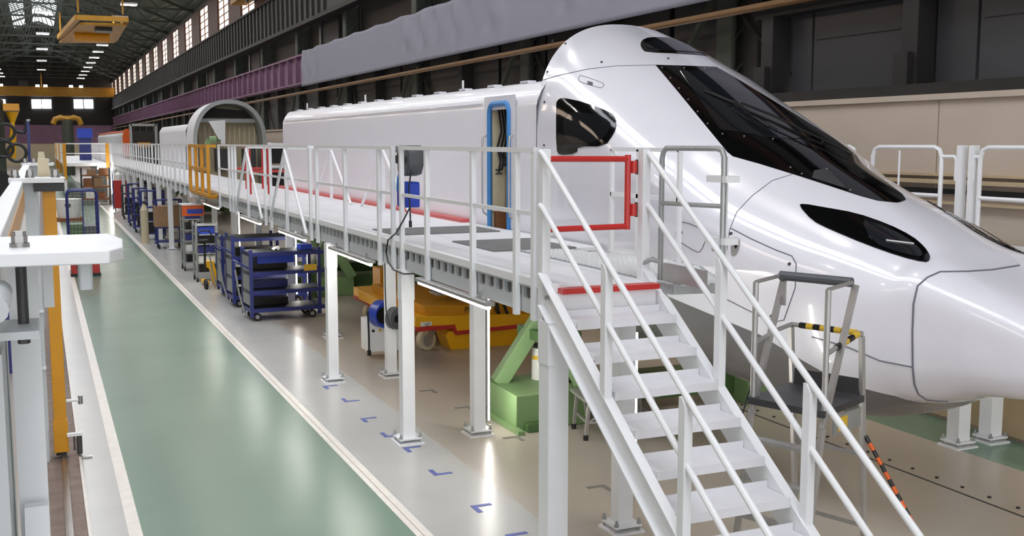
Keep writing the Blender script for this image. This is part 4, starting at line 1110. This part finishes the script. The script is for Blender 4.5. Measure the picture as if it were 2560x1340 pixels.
# aluminium work stool
ws = thing('work_stool', 'small aluminium work stool with braced legs behind the stair', 'stool', (5.3, 10.4, 0))
q = onz(1475, 1000, .46); sx0, sy0 = q.x, q.y
for i, (dx, dy) in enumerate(((0, 0), (.85, -.1), (.1, .5), (.95, .4))):
    p = Vector((sx0+dx-.05, sy0+dy, 0))
    lg_ = MB().bar(p+Vector((0,0,.05)), p+Vector((.04*(1 if dx < .5 else -1), 0, .44)), .035).build('leg', 'alu', ws); MB().cyl(p+Vector((0,0,.03)), (0,0,1), .03, .06, 8).build('foot_cap', 'black', lg_)
MB().prism([(sx0-.08, sy0-.02), (sx0+.84, sy0-.12), (sx0+.94, sy0+.44), (sx0+.02, sy0+.54)], 'z', .44, .475).build('top', 'alu', ws)
for a, b in (((0, 0), (.1, .5)), ((.85, -.1), (.95, .4)), ((0, 0), (.85, -.1))):
    MB().bar((sx0+a[0]-.03, sy0+a[1], .2), (sx0+b[0]-.03, sy0+b[1], .2), .025).build('brace', 'alu', ws); MB().bar((sx0+a[0]-.03, sy0+a[1], .2), (sx0+(a[0]+b[0])/2, sy0+(a[1]+b[1])/2, .43), .02).build('brace', 'alu', ws)

# ------------------------------------------------------------------ trolleys and carts
def shelf_trolley(loc, rz, w_, d_, zs, lab, seed):
    rnd = random.Random(seed)
    t = thing('shelf_trolley', lab, 'trolley', (0, 0, 0))
    for x in (0, w_):
        for y in (0, d_): box(x-.03, x+.03, y-.03, y+.03, .08, zs[-1]+.06).build('upright', 'blue_paint', t)
    for i, z in enumerate(zs):
        s_ = box(-.02, w_+.1, -.02, d_+.02, z-.07, z).build('shelf', 'blue_paint', t)
        box(.02, w_-.02, .02, d_-.02, z, z+.006).build('liner', 'rubber', s_)
    MB().box(-.02, 0, .05, d_-.05, .3, zs[-1]).build('end_panel', 'galv', t)
    for x in (.12, w_-.12):
        for y in (.1, d_-.1):
            wl_ = MB().cyl((x, y, .075), (0, 1, 0), .075, .045, 16).build('caster', 'rubber', t); MB().cyl((x, y, .075), (0, 1, 0), .04, .05, 12).build('hub', 'alu', wl_)
    MB().tube([(-.10, .15, .14), (-.2, .15, .55), (-.26, .15, .98)], .018, 8).build('tow_bar', 'alu', t)
    MB().tube([(-.02, .1, zs[-1]-.3), (-.2, .1, zs[-1]-.18), (-.2, d_-.1, zs[-1]-.18), (-.02, d_-.1, zs[-1]-.3)], .018, 8).build('push_handle', 'blue_paint', t)
    for z in zs[:-1]:
        box(.12, w_*.6, d_*.5, d_-.05, z+.01, z+.15).build('bin', rnd.choice(['black', 'rubber', 'blue_paint']), t)
    t.location = loc; t.rotation_euler.z = rz; return t
t1 = shelf_trolley((3.52, 20.3, 0), .05, 1.3, .7, (.24, .58, .94, 1.3), 'blue four-shelf steel trolley with rags on top and a yellow tag', 1)
box(1.0, 1.25, -.035, -.025, .92, 1.04).build('tag', 'tape_yellow', None).parent = t1
MB().add([(.55+.09*math.cos(a)*(1+.3*math.sin(3*a)), .3+.12*math.sin(a), 1.31+.04*(k % 2)) for k, a in enumerate([i*.63 for i in range(10)])]+[(.6, .3, 1.39)], [(i, (i+1) % 10, 10) for i in range(10)]).build('rag', 'white_plastic', None).parent = t1
box(.15, .85, .1, .6, 1.08, 1.22).build('blue_tray', 'bright_blue', None).parent = t1
box(.98, 1.2, .1, .4, 1.31, 1.41).build('small_bin', 'bright_blue', None).parent = t1
shelf_trolley((3.5, 22.2, 0), .03, 1.45, .7, (.24, .65, 1.05, 1.42), 'blue shelf trolley loaded with black bins right behind the nearest trolley', 2)
shelf_trolley((3.55, 23.95, 0), .02, 1.2, .65, (.24, .8, 1.3), 'blue shelf trolley next to the yellow pallet jack', 3)
# grey tubular racks and pallet jack
def rack(x, y, lab, h, orange):
    t = thing('rolling_rack', lab, 'rack', (x, y, 0))
    for dx in (0, .5):
        for dy in (0, .55): MB().tube([(x+dx, y+dy, .1), (x+dx, y+dy, h)], .028, 8).build('upright', 'galv', t)
    for k in range(6):
        z = .2+(h-.3)*k/5
        MB().box(x, x+.5, y, y+.55, z, z+.03).build('shelf', 'galv', t)
        if k < 5: box(x+.06, x+.44, y+.05, y+.5, z+.03, z+.2).build('bin', ('black', 'white_plastic', 'blue_paint', 'black', 'bright_blue')[k], t)
    for dx in (0, .5):
        for dy in (0, .55): MB().cyl((x+dx, y+dy, .06), (1, 0, 0), .06, .04, 12).build('caster', 'black', t)
    if orange:
        box(x-.03, x+.53, y-.04, y-.02, h-.28, h).build('header', 'orange_paint', t); box(x-.04, x+.54, y-.05, y+.6, h, h+.03).build('top', 'white_paint', t)
        MB().box(x+.1, x+.5, y-.045, y-.0405, h-.22, h-.1).build('header_print', 'bright_blue', t)
rack(3.36, 29.2, 'grey tubular rolling rack with an orange header panel', 1.72, True)
rack(3.36, 26.75, 'grey tubular rolling rack full of bins behind the pallet jack', 1.45, False)
pj = thing('pallet_jack', 'yellow hand pallet jack with black handle parked by the grey rack', 'pallet jack', (3.45, 25.6, 0))
MB().prism([(3.43, .62), (3.58, .62), (3.69, .08), (3.59, .06), (3.49, .45), (3.39, .5)], 'y', 25.5, 25.75).build('body', 'yellow_paint', pj)
for x in (3.45, 3.69): box(x-.06, x+.06, 25.75, 26.4, .06, .12).build('fork', 'yellow_paint', pj)
MB().tube([(3.38, 25.5, .4), (3.36, 25.3, .9), (3.35, 25.2, 1.15)], .025, 8).build('drawbar', 'black', pj)
MB().tube([(3.23, 25.2, 1.14), (3.21, 25.18, 1.3), (3.29, 25.17, 1.36), (3.43, 25.17, 1.36), (3.50, 25.18, 1.3), (3.47, 25.2, 1.14)], .018, 8, True).build('handle_loop', 'black', pj)
for y in (25.35, 25.48): MB().cyl((3.38, y, .11), (1, 0, 0), .11, .06, 16).build('steer_wheel', 'rubber', pj)
# farther carts along the aisle edge
def tall_cart(x, y, m, lab, h=1.5, load=None):
    t = thing('tool_cart', lab, 'cart', (x, y, 0))
    for dx in (0, .75):
        for dy in (0, .6): MB().tube([(x+dx, y+dy, .12), (x+dx, y+dy, h)], .03, 8).build('upright', m, t)
    for z in (.2, .65, 1.1):
        box(x-.02, x+.77, y-.02, y+.62, z, z+.05).build('shelf', m, t)
    MB().tube([(x, y, h), (x+.75, y, h)], .03, 8).build('top_rail', m, t)
    for dx in (.05, .7):
        for dy in (.05, .55): MB().cyl((x+dx, y+dy, .07), (1, 0, 0), .07, .04, 12).build('caster', 'rubber', t)
    if load: box(x-.05, x+.8, y-.05, y+.65, .7, 1.35).build('carton', load, t)
    else: box(x+.1, x+.65, y+.1, y+.5, .25, .6).build('bin', 'black', t); box(x+.1, x+.65, y+.1, y+.5, .7, .95).build('bin', 'rubber', t)
tall_cart(3.3, 35.6, 'blue_paint', 'dark cart carrying a big brown cardboard carton beside the platform post', 1.55, 'cardboard')
tall_cart(3.12, 39.0, 'blue_paint', 'blue tube-frame cart next to the cart with the brown carton', 1.7)
tall_cart(3.15, 42.4, 'blue_paint', 'blue tube-frame cart two posts beyond the beige gas bottle', 1.65)
tall_cart(3.2, 45.8, 'blue_paint', 'blue tube-frame cart standing between the far posts', 1.7)
tall_cart(3.25, 50.0, 'dark_steel', 'dark steel tube-frame cart beside the red cylinder cart', 1.5)
gb = thing('gas_bottle', 'beige gas bottle standing at the walkway edge between blue carts', 'gas bottle', (3.12, 38.0, 0))
MB().cyl((3.12, 38.0, .55), (0,0,1), .13, 1.1, 16).build('body', 'interior_beige', gb); MB().cyl((3.12, 38.0, 1.2), (0,0,1), .13, .2, 16, .04).build('shoulder', 'interior_beige', gb); MB().cyl((3.12, 38.0, 1.34), (0,0,1), .035, .12, 8).build('valve', 'dark_steel', gb)
ex = thing('cylinder_cart', 'red cabinet cart with a white drum on top at the far end of the carts', 'cart', (3.45, 56, 0))
box(3.25, 3.85, 56.1, 56.8, .15, 1.5).build('cabinet', 'red_paint', ex); MB().cyl((3.5, 56.45, 1.64), (0,0,1), .24, .28, 16).build('drum', 'white_plastic', ex); MB().cyl((3.5, 56.45, 1.85), (0,0,1), .2, .14, 16, .05).build('drum_top', 'white_plastic', ex)
for x in (3.2, 3.9): MB().tube([(x, 56.0, .1), (x, 56.0, 2.0)], .03, 6).build('frame_tube', 'blue_paint', ex)
for x in (3.3, 3.8): MB().cyl((x, 56.2, .08), (1, 0, 0), .08, .05, 12).build('caster', 'rubber', ex)
# cage trolley in the aisle
ct = thing('cage_trolley', 'blue-framed mesh cage trolley with red base parked in the green aisle', 'trolley', (.92, 29.3, 0))
box(.6, 1.27, 29.0, 29.9, .06, .62).build('base', 'red_paint', ct, bevel=.02); box(.58, 1.29, 28.98, 29.92, .0, .08).build('skirt', 'black', ct); box(.72, .92, 28.98, 29.0, .22, .28).build('slot', 'black', ct)
for y in (29.05, 29.85):
    MB().tube([(.58, y, .6), (.58, y, 2.05), (.61, y, 2.12), (.68, y, 2.15), (1.18, y, 2.15), (1.25, y, 2.12), (1.28, y, 2.05), (1.28, y, .6)], .028, 8).build('hoop', 'blue_paint', ct)
mb = MB()
for k in range(1, 8): mb.bar((.58+.0875*k, 29.05, .62), (.58+.0875*k, 29.05, 2.14), .006)
for k in range(1, 12): mb.bar((.58, 29.05, .62+.128*k), (1.28, 29.05, .62+.128*k), .006)
mb.build('wire_mesh', 'galv', ct)
MB().bar((.93, 29.05, .62), (.93, 29.05, 2.15), .03).build('centre_bar', 'blue_paint', ct)
box(.62, .92, 29.2, 29.8, .95, 1.3).build('parcel', 'dark_green', ct); box(.95, 1.24, 29.2, 29.8, .62, 1.25).build('parcel', 'grey_plastic', ct); box(.64, .9, 29.2, 29.8, .62, .9).build('parcel', 'white_plastic', ct)
# far cross walkway with yellow posts, pallet racking and a person-free store area
fwk = thing('access_platform', 'far white access platform with yellow corner posts across the aisle end', 'platform', (2, 66, 0))
box(1.2, 3.5, 64, 100, 2.05, DZ).build('deck', 'white_paint', fwk)
for x, y in ((1.25, 64), (3.45, 64), (1.25, 78), (1.25, 92)):
    MB().bar((x, y, 0), (x, y, 2.1), .14).build('post', 'white_paint', fwk); MB().bar((x, y, 1.3), (x, y, 3.3), .17).build('corner_post', 'ochre_paint', fwk)
for z in (2.75, 3.28):
    MB().bar((1.25, 64, z), (3.45, 64, z), .06).build('rail', 'white_paint', fwk); MB().bar((1.25, 64, z), (1.25, 100, z), .06).build('rail', 'white_paint', fwk)
for k in range(16): MB().bar((1.25, 66+2.2*k, DZ), (1.25, 66+2.2*k, 3.28), .07).build('baluster', 'interior_beige' if k % 2 else 'white_paint', fwk)
bx = thing('blue_bin', 'blue square bin standing on the far access platform', 'bin', (3.0, 74, DZ))
q = ony(212, 333, 74)
MB().prism(rrect(q.x-.45, q.x+.45, q.z-.3, q.z+.3, .05), 'y', 74, 75).build('tub', 'bright_blue', bx); box(q.x-.35, q.x+.35, 74.1, 74.9, DZ, q.z-.3).build('stand', 'blue_paint', bx)
pr = thing('pallet_rack', 'lit pallet rack with brown cartons and white sacks at the end of the aisle', 'rack', (3.0, 62.5, 0))
for x in (2.0, 3.4): 
    for y in (62, 63): MB().bar((x, y, 0), (x, y, 2.0), .07).build('upright', 'dark_steel', pr)
for z in (.3, .95, 1.55): box(2.0, 3.4, 62, 63, z, z+.07).build('shelf', 'wood', pr)
for i, (x, z, m_, h_) in enumerate(((2.3, 1.02, 'wood', .4), (2.8, 1.02, 'cardboard', .45), (2.4, .37, 'white_plastic', .45), (2.95, .37, 'wood', .3), (2.5, 1.62, 'cardboard', .3), (3.1, 1.62, 'wood', .35))): box(x-.2, x+.22, 62.1, 62.9, z, z+h_).build('carton', m_, pr)
MB().tube([(3.52, 62, .6), (3.52, 62, 2.0)], .05, 8).build('tube_light', 'tube', pr); MB().tube([(2.9, 63.2, 1.9), (2.9, 63.2, 2.05), (3.3, 63.2, 2.05)], .05, 8).build('tube_light', 'tube', pr)
sk_ = thing('white_tub', 'white rounded tub on a pallet at the left edge of the far aisle', 'tub', (1.1, 50, 0))
MB().cyl((1.05, 50, .55), (0,0,1), .45, .8, 20, .55).build('tub', 'white_plastic', sk_); box(.5, 1.6, 49.5, 50.5, 0, .15).build('pallet', 'wood', sk_); MB().cyl((1.0, 49.5, .7), (0, 1, 0), .12, .05, 12).build('tap', 'dark_steel', sk_)

# ------------------------------------------------------------------ platform ladder by the nose
ld_ = thing('platform_ladder', 'grey aluminium platform step ladder with padded guard bar beside the train nose', 'ladder', (5.7, 7.0, 0))
ZG = 2.32
G1, G2, G3, G4 = onz(1890, 705, ZG), onz(2071, 724, ZG), onz(1975, 688, ZG+.02), onz(2168, 706, ZG+.02)
wdir = (G2-G1).normalized(); wdir.z = 0; wdir.normalize(); ddir = Vector((-wdir.y, wdir.x, 0))
if ddir.dot(Vector((.6, .8, 0))) < 0: ddir = -ddir
W_ = (G2-G1).length
def lp(u, d, z): return Vector((G1.x, G1.y, 0)) + wdir*u + ddir*d + Vector((0, 0, z))
PZ = 1.42
for u in (0, W_):
    MB().tube([lp(u, 0, ZG), lp(u, 0, PZ)], .022, 8).build('guard_post', 'alu', ld_)
    MB().tube([lp(u, 0, ZG), lp(u+.0, .34, ZG+.02)], .016, 8).build('guard_arm', 'alu', ld_)
    MB().bar(lp(u+.02, .36, ZG), lp(u+.02-.02, -.02, PZ-.1), .045, .03).build('stile', 'alu', ld_)
    MB().bar(lp(u, -.0, PZ), lp(u-.05, -.16, .06), .045, .03).build('stile', 'alu', ld_)
    MB().bar(lp(u, .52, 1.92), lp(u, .70, .06), .04, .03).build('rear_leg', 'alu', ld_)
    MB().cyl(lp(u, .70, .06), wdir, .06, .04, 14).build('caster', 'black', ld_)
    MB().cyl(lp(u-.05, -.16, .03), (0,0,1), .03, .06, 8).build('foot_cap', 'black', ld_)
    MB().tube([lp(u, .02, 1.86), lp(u, .3, 1.92), lp(u, .52, 1.94)], .018, 8).build('side_rail', 'alu', ld_)
MB().tube([lp(-.0, .34, ZG+.02), lp(W_+.0, .34, ZG+.02)], .036, 10).build('padded_bar', 'grey_plastic', ld_)
MB().tube([lp(0, .53, 1.94), lp(W_, .53, 1.94)], .018, 8).build('knee_rail', 'alu', ld_)
for k in range(8):
    a = .12+.1*k
    MB().tube([lp(W_*a, .53, 1.94), lp(W_*(a+.1), .53, 1.94)], .024, 8).build('tape_wrap', 'tape_yellow' if k % 2 else 'black', ld_)
for k in range(4):
    MB().tube([lp(W_, .14+.08*k, 1.885+.015*k), lp(W_, .22+.08*k, 1.90+.015*k)], .024, 8).build('tape_wrap', 'tape_yellow' if k % 2 else 'black', ld_)
MB().prism(rrect(0, 1, 0, 1, .02), 'z', 0, 1)
pf = MB().add([lp(-.02, -.04, PZ-.02), lp(W_+.02, -.04, PZ-.02), lp(W_+.02, .56, PZ+.0), lp(-.02, .56, PZ+.0), lp(-.02, -.04, PZ+.03), lp(W_+.02, -.04, PZ+.03), lp(W_+.02, .56, PZ+.05), lp(-.02, .56, PZ+.05)], [(0,3,2,1),(4,5,6,7),(0,1,5,4),(1,2,6,5),(2,3,7,6),(3,0,4,7)])
pf.build('platform_tray', 'dark_steel', ld_)
MB().bar(lp(0, .56, PZ+.1), lp(W_, .56, PZ+.1), .015, .14).build('toe_board', 'dark_steel', ld_)
MB().bar(lp(W_+.02, .1, PZ-.1), lp(W_+.02, .5, PZ-.1), .015, .14).build('label_plate', 'galv', ld_)
MB().bar(lp(W_+.03, .16, PZ-.1), lp(W_+.03, .28, PZ-.1), .012, .10).build('warning_label', 'tape_yellow', ld_)
for k in range(4):
    z = .27+.29*k; t_ = (PZ-z)/PZ
    MB().bar(lp(-.05*t_, -.16*t_, z), lp(W_-.05*t_, -.16*t_, z), .09, .025).build('step', 'alu', ld_)
for z in (.45, 1.0): MB().bar(lp(0, .62, z), lp(W_, .60, z), .025).build('rear_brace', 'alu', ld_)
MB().bar(lp(.05, .3, ZG-.02), lp(.05, .3, ZG-.2), .06, .015).build('hook_plate', 'alu', ld_)
MB().tube([lp(-.03, .02, 1.55), lp(-.06, -.05, 1.3), lp(-.04, -.03, .9), lp(-.02, -.03, .7)], .006, 6).build('cord', 'cable', ld_)
ob = thing('barrier_pole', 'orange and black striped barrier pole leaning from the ladder down to the floor', 'barrier pole', onz(2382, 1492))
pa = lp(W_+.02, .60, 1.15); pb = onz(2382, 1492, .02)
for k in range(22):
    a, b = pa.lerp(pb, k/22), pa.lerp(pb, (k+1)/22)
    MB().tube([a, b], .016, 8).build('stripe', 'orange_paint' if k % 2 else 'black', ob)

# ------------------------------------------------------------------ left fixture line
jg = thing('assembly_fixture', 'white steel assembly fixture with bolted flange plates at the left of the aisle', 'fixture', (-.2, 8, 0))
MB().box(-.275, -.165, 5.0, 22, 2.86, 2.96).box(-.19, -.17, 5.0, 22, 2.62, 2.86).build('top_beam', 'white_paint', jg, bevel=.006)
box(-.168, -.160, 6, 12, 2.7, 2.88).build('wood_strip', 'ochre_paint', jg)
# near flange plate
MB().prism([(-.6, 4.28), (.22, 4.22), (.275, 4.34), (.30, 4.72), (.26, 5.02), (-.6, 5.02)], 'z', 2.905, 2.955).build('flange_plate', 'white_paint', jg, bevel=.005)
def nut(x, y, z, parent, s=1.0):
    o = MB().cyl((x, y, z+.008*s), (0,0,1), .036*s, .016*s, 24).build('washer', 'steel', parent)
    MB().cyl((x, y, z+.03*s), (0,0,1), .029*s, .028*s, 6).build('nut', 'steel', o); MB().cyl((x, y, z+.05*s), (0,0,1), .025*s, .02*s, 6).build('lock_nut', 'steel', o)
nut(-.085, 4.50, 2.955, jg)
MB().cyl((-.085, 4.50, 2.80), (0,0,1), .020, .3, 12).build('stud', 'dark_steel', jg)
MB().prism([(-.30, 4.3), (-.03, 4.3), (-.03, 4.62), (-.30, 4.62)], 'z', 2.63, 2.66).build('lower_plate', 'fascia_paint', jg)
MB().cyl((-.085, 4.4, 2.615), (0,0,1), .022, .03, 6).build('lower_nut', 'dark_steel', jg)
box(-.14, -.03, 4.72, 4.86, 0, 2.90).build('column', 'white_paint', jg)
MB().prism([(-.16, 0), (-.03, 0), (-.03, 1.9), (-.12, 1.9)], 'y', 4.60, 4.66).build('gusset', 'white_paint', jg)
box(-.9, -.16, 4.3, 5.0, 0, 2.58).build('side_panel', 'fascia_paint', jg)
MB().prism(rrect(.115, .165, 4.36, 4.50, .012), 'z', 2.795, 2.905).build('stop_block', 'fascia_paint', jg)
MB().tube([(-.16, 3.9, 2.80), (-.16, 4.4, 2.80)], .045, 12).build('pipe_end', 'fascia_paint', jg)
box(-.01, .03, 4.9, 5.0, 2.66, 2.9).build('hanger_block', 'white_paint', jg)
# repeated stations further along
for y, first in ((12.2, True), (21.0, False)):
    MB().prism([(-.30, y-.2), (.22, y-.2), (.24, y), (.22, y+.25), (-.30, y+.25)], 'z', 2.94, 2.99).build('flange_plate', 'white_paint', jg, bevel=.004)
    for x in (-.24, -.1, .14): nut(x, y, 2.99, jg, 1.3)
    box(-.16, -.04, y-.05, y+.12, 0, 2.94).build('column', 'fascia_paint', jg)
    box(-.19, -.05, y-.12, y-.05, 0, .35).build('foot_block', 'fascia_paint', jg)
    if first:
        box(-.07, .22, y-.12, y+.16, 2.85, 2.94).build('clamp_block', 'black', jg)
    MB().cyl((-.24, y, 2.86), (0,0,1), .02, .2, 8).build('stud', 'alu', jg)
    MB().prism([(-.03, 2.99), (.10, 2.99), (.08, 3.18), (-.02, 3.18)], 'y', y+.3, y+.5).build('wedge_block', 'interior_beige', jg)
for z in (2.1, 1.6, 1.0): box(-.165, -.035, 12.08, 12.16, z, z+.02).build('weld_band', 'white_paint', jg)
yp = thing('yellow_column', 'tall ochre yellow square column on the floor rail by the white fixture', 'column', (.07, 12.25, 0))
box(.01, .135, 12.15, 12.30, .30, 2.85).build('shaft', 'ochre_paint', yp, bevel=.004); box(.0, .145, 12.14, 12.31, .08, .42).build('foot_sleeve', 'ochre_paint', yp, bevel=.004)
box(.02, .12, 12.16, 12.29, .045, .08).build('shoe', 'black', yp)
MB().tube([(.14, 12.2, .62), (.27, 12.2, .62)], .018, 8).build('stub_bar', 'white_paint', yp); MB().cyl((.28, 12.2, .62), (0,0,1), .024, .09, 10).build('stub_cap', 'steel', yp)
cl_ = MB().tube([(.25, 12.1, .28), (.25, 12.1, -.0+.05), (.26, 12.1, .02), (.28, 12.1, .012), (.37, 12.1, .012)], .018, 8).build('crank_handle', 'steel', yp)
box(.13, .28, 12.07, 12.13, .26, .29).build('crank_bracket', 'white_paint', yp); MB().cyl((.25, 12.1, .16), (0,0,1), .028, .2, 10).build('crank_screw', 'dark_steel', yp)
MB().bar((.2, 12.1, .1), (.2, 12.1, .26), .02).build('crank_arm', 'dark_steel', yp)
tag(box(.15, .175, 17.5, 17.6, 0, 1.7).build('side_post', 'blue_paint'), 'slim blue post standing on the rail bed behind the yellow column', 'post')
# machine at left behind the fixture
mc = thing('green_machine', 'green machine tool with yellow slewing jib and black hose loops', 'machine', (-1, 27, 0))
MB().box(-3.2, -.62, 26, 29, 0, 2.6).build('bed', 'dark_steel', mc)
g0 = ony(0, 330, 27); g1 = ony(12, 280, 27)
MB().cyl((g0.x-.35, 27, 3.2), (0,0,1), .45, 2.2, 20).build('column', 'column_green', mc)
def mp(px, py, y=27): return ony(px, py, y)
MB().tube([mp(32, 396), mp(32, 335)], .075, 12).build('jib_mast', 'yellow_paint', mc)
MB().cyl((mp(31, 294).x, 27, mp(31, 294).z), (0,0,1), .04, .26, 12, .14).build('jib_cone', 'yellow_paint', mc)
MB().tube([mp(31, 335), mp(31, 305)], .05, 10).build('jib_neck', 'yellow_paint', mc)
box(mp(8,268).x, mp(48,268).x, 26.7, 27.4, mp(30,277).z, mp(30,260).z).build('jib_head', 'ochre_paint', mc)
for (a, b, r_) in ((14, 330, 17), (42, 382, 18), (10, 372, 17)):
    c0 = mp(a, b, 26.6); rr = r_/2700*29
    MB().tube([(c0.x+rr*math.cos(t), 26.6, c0.z+rr*math.sin(t)) for t in [i*math.pi/12 for i in range(24)]], .035, 8, True).build('hose_loop', 'coil', mc)
MB().tube([mp(30,322), mp(45,330), mp(60,332), mp(66,318), mp(64,302)], .04, 8).build('hose', 'coil', mc)
bp2 = thing('blue_profile', 'slim lilac blue upright profile beside the green machine', 'post', mp(74, 420, 27))
MB().bar(mp(74, 405), mp(70, 302), .07, .06).build('profile', 'blue_paint', bp2); MB().bar(mp(71, 303), mp(70, 298), .08).build('cap', 'galv', bp2)
sb = thing('work_bench', 'dark work bench with round machine parts on top behind the white fixture', 'bench', (-1, 18, 0))
MB().box(-2.6, -.42, 17, 19.5, 2.4, 2.5).build('top', 'dark_steel', sb); MB().box(-2.5, -.5, 17.1, 19.4, 0, 2.4).build('body', 'blue_paint', sb)
for a, b, r_ in ((-.62, 18, .22), (-.95, 17.6, .2)):
    wl_ = MB().cyl((a, b, 2.72), (.2, -1, 0), r_, .18, 20).build('round_part', 'rubber', sb); MB().cyl((a, b-.1, 2.72), (.2, -1, 0), r_*.4, .1, 16, r_*.2).build('dome', 'steel', wl_)
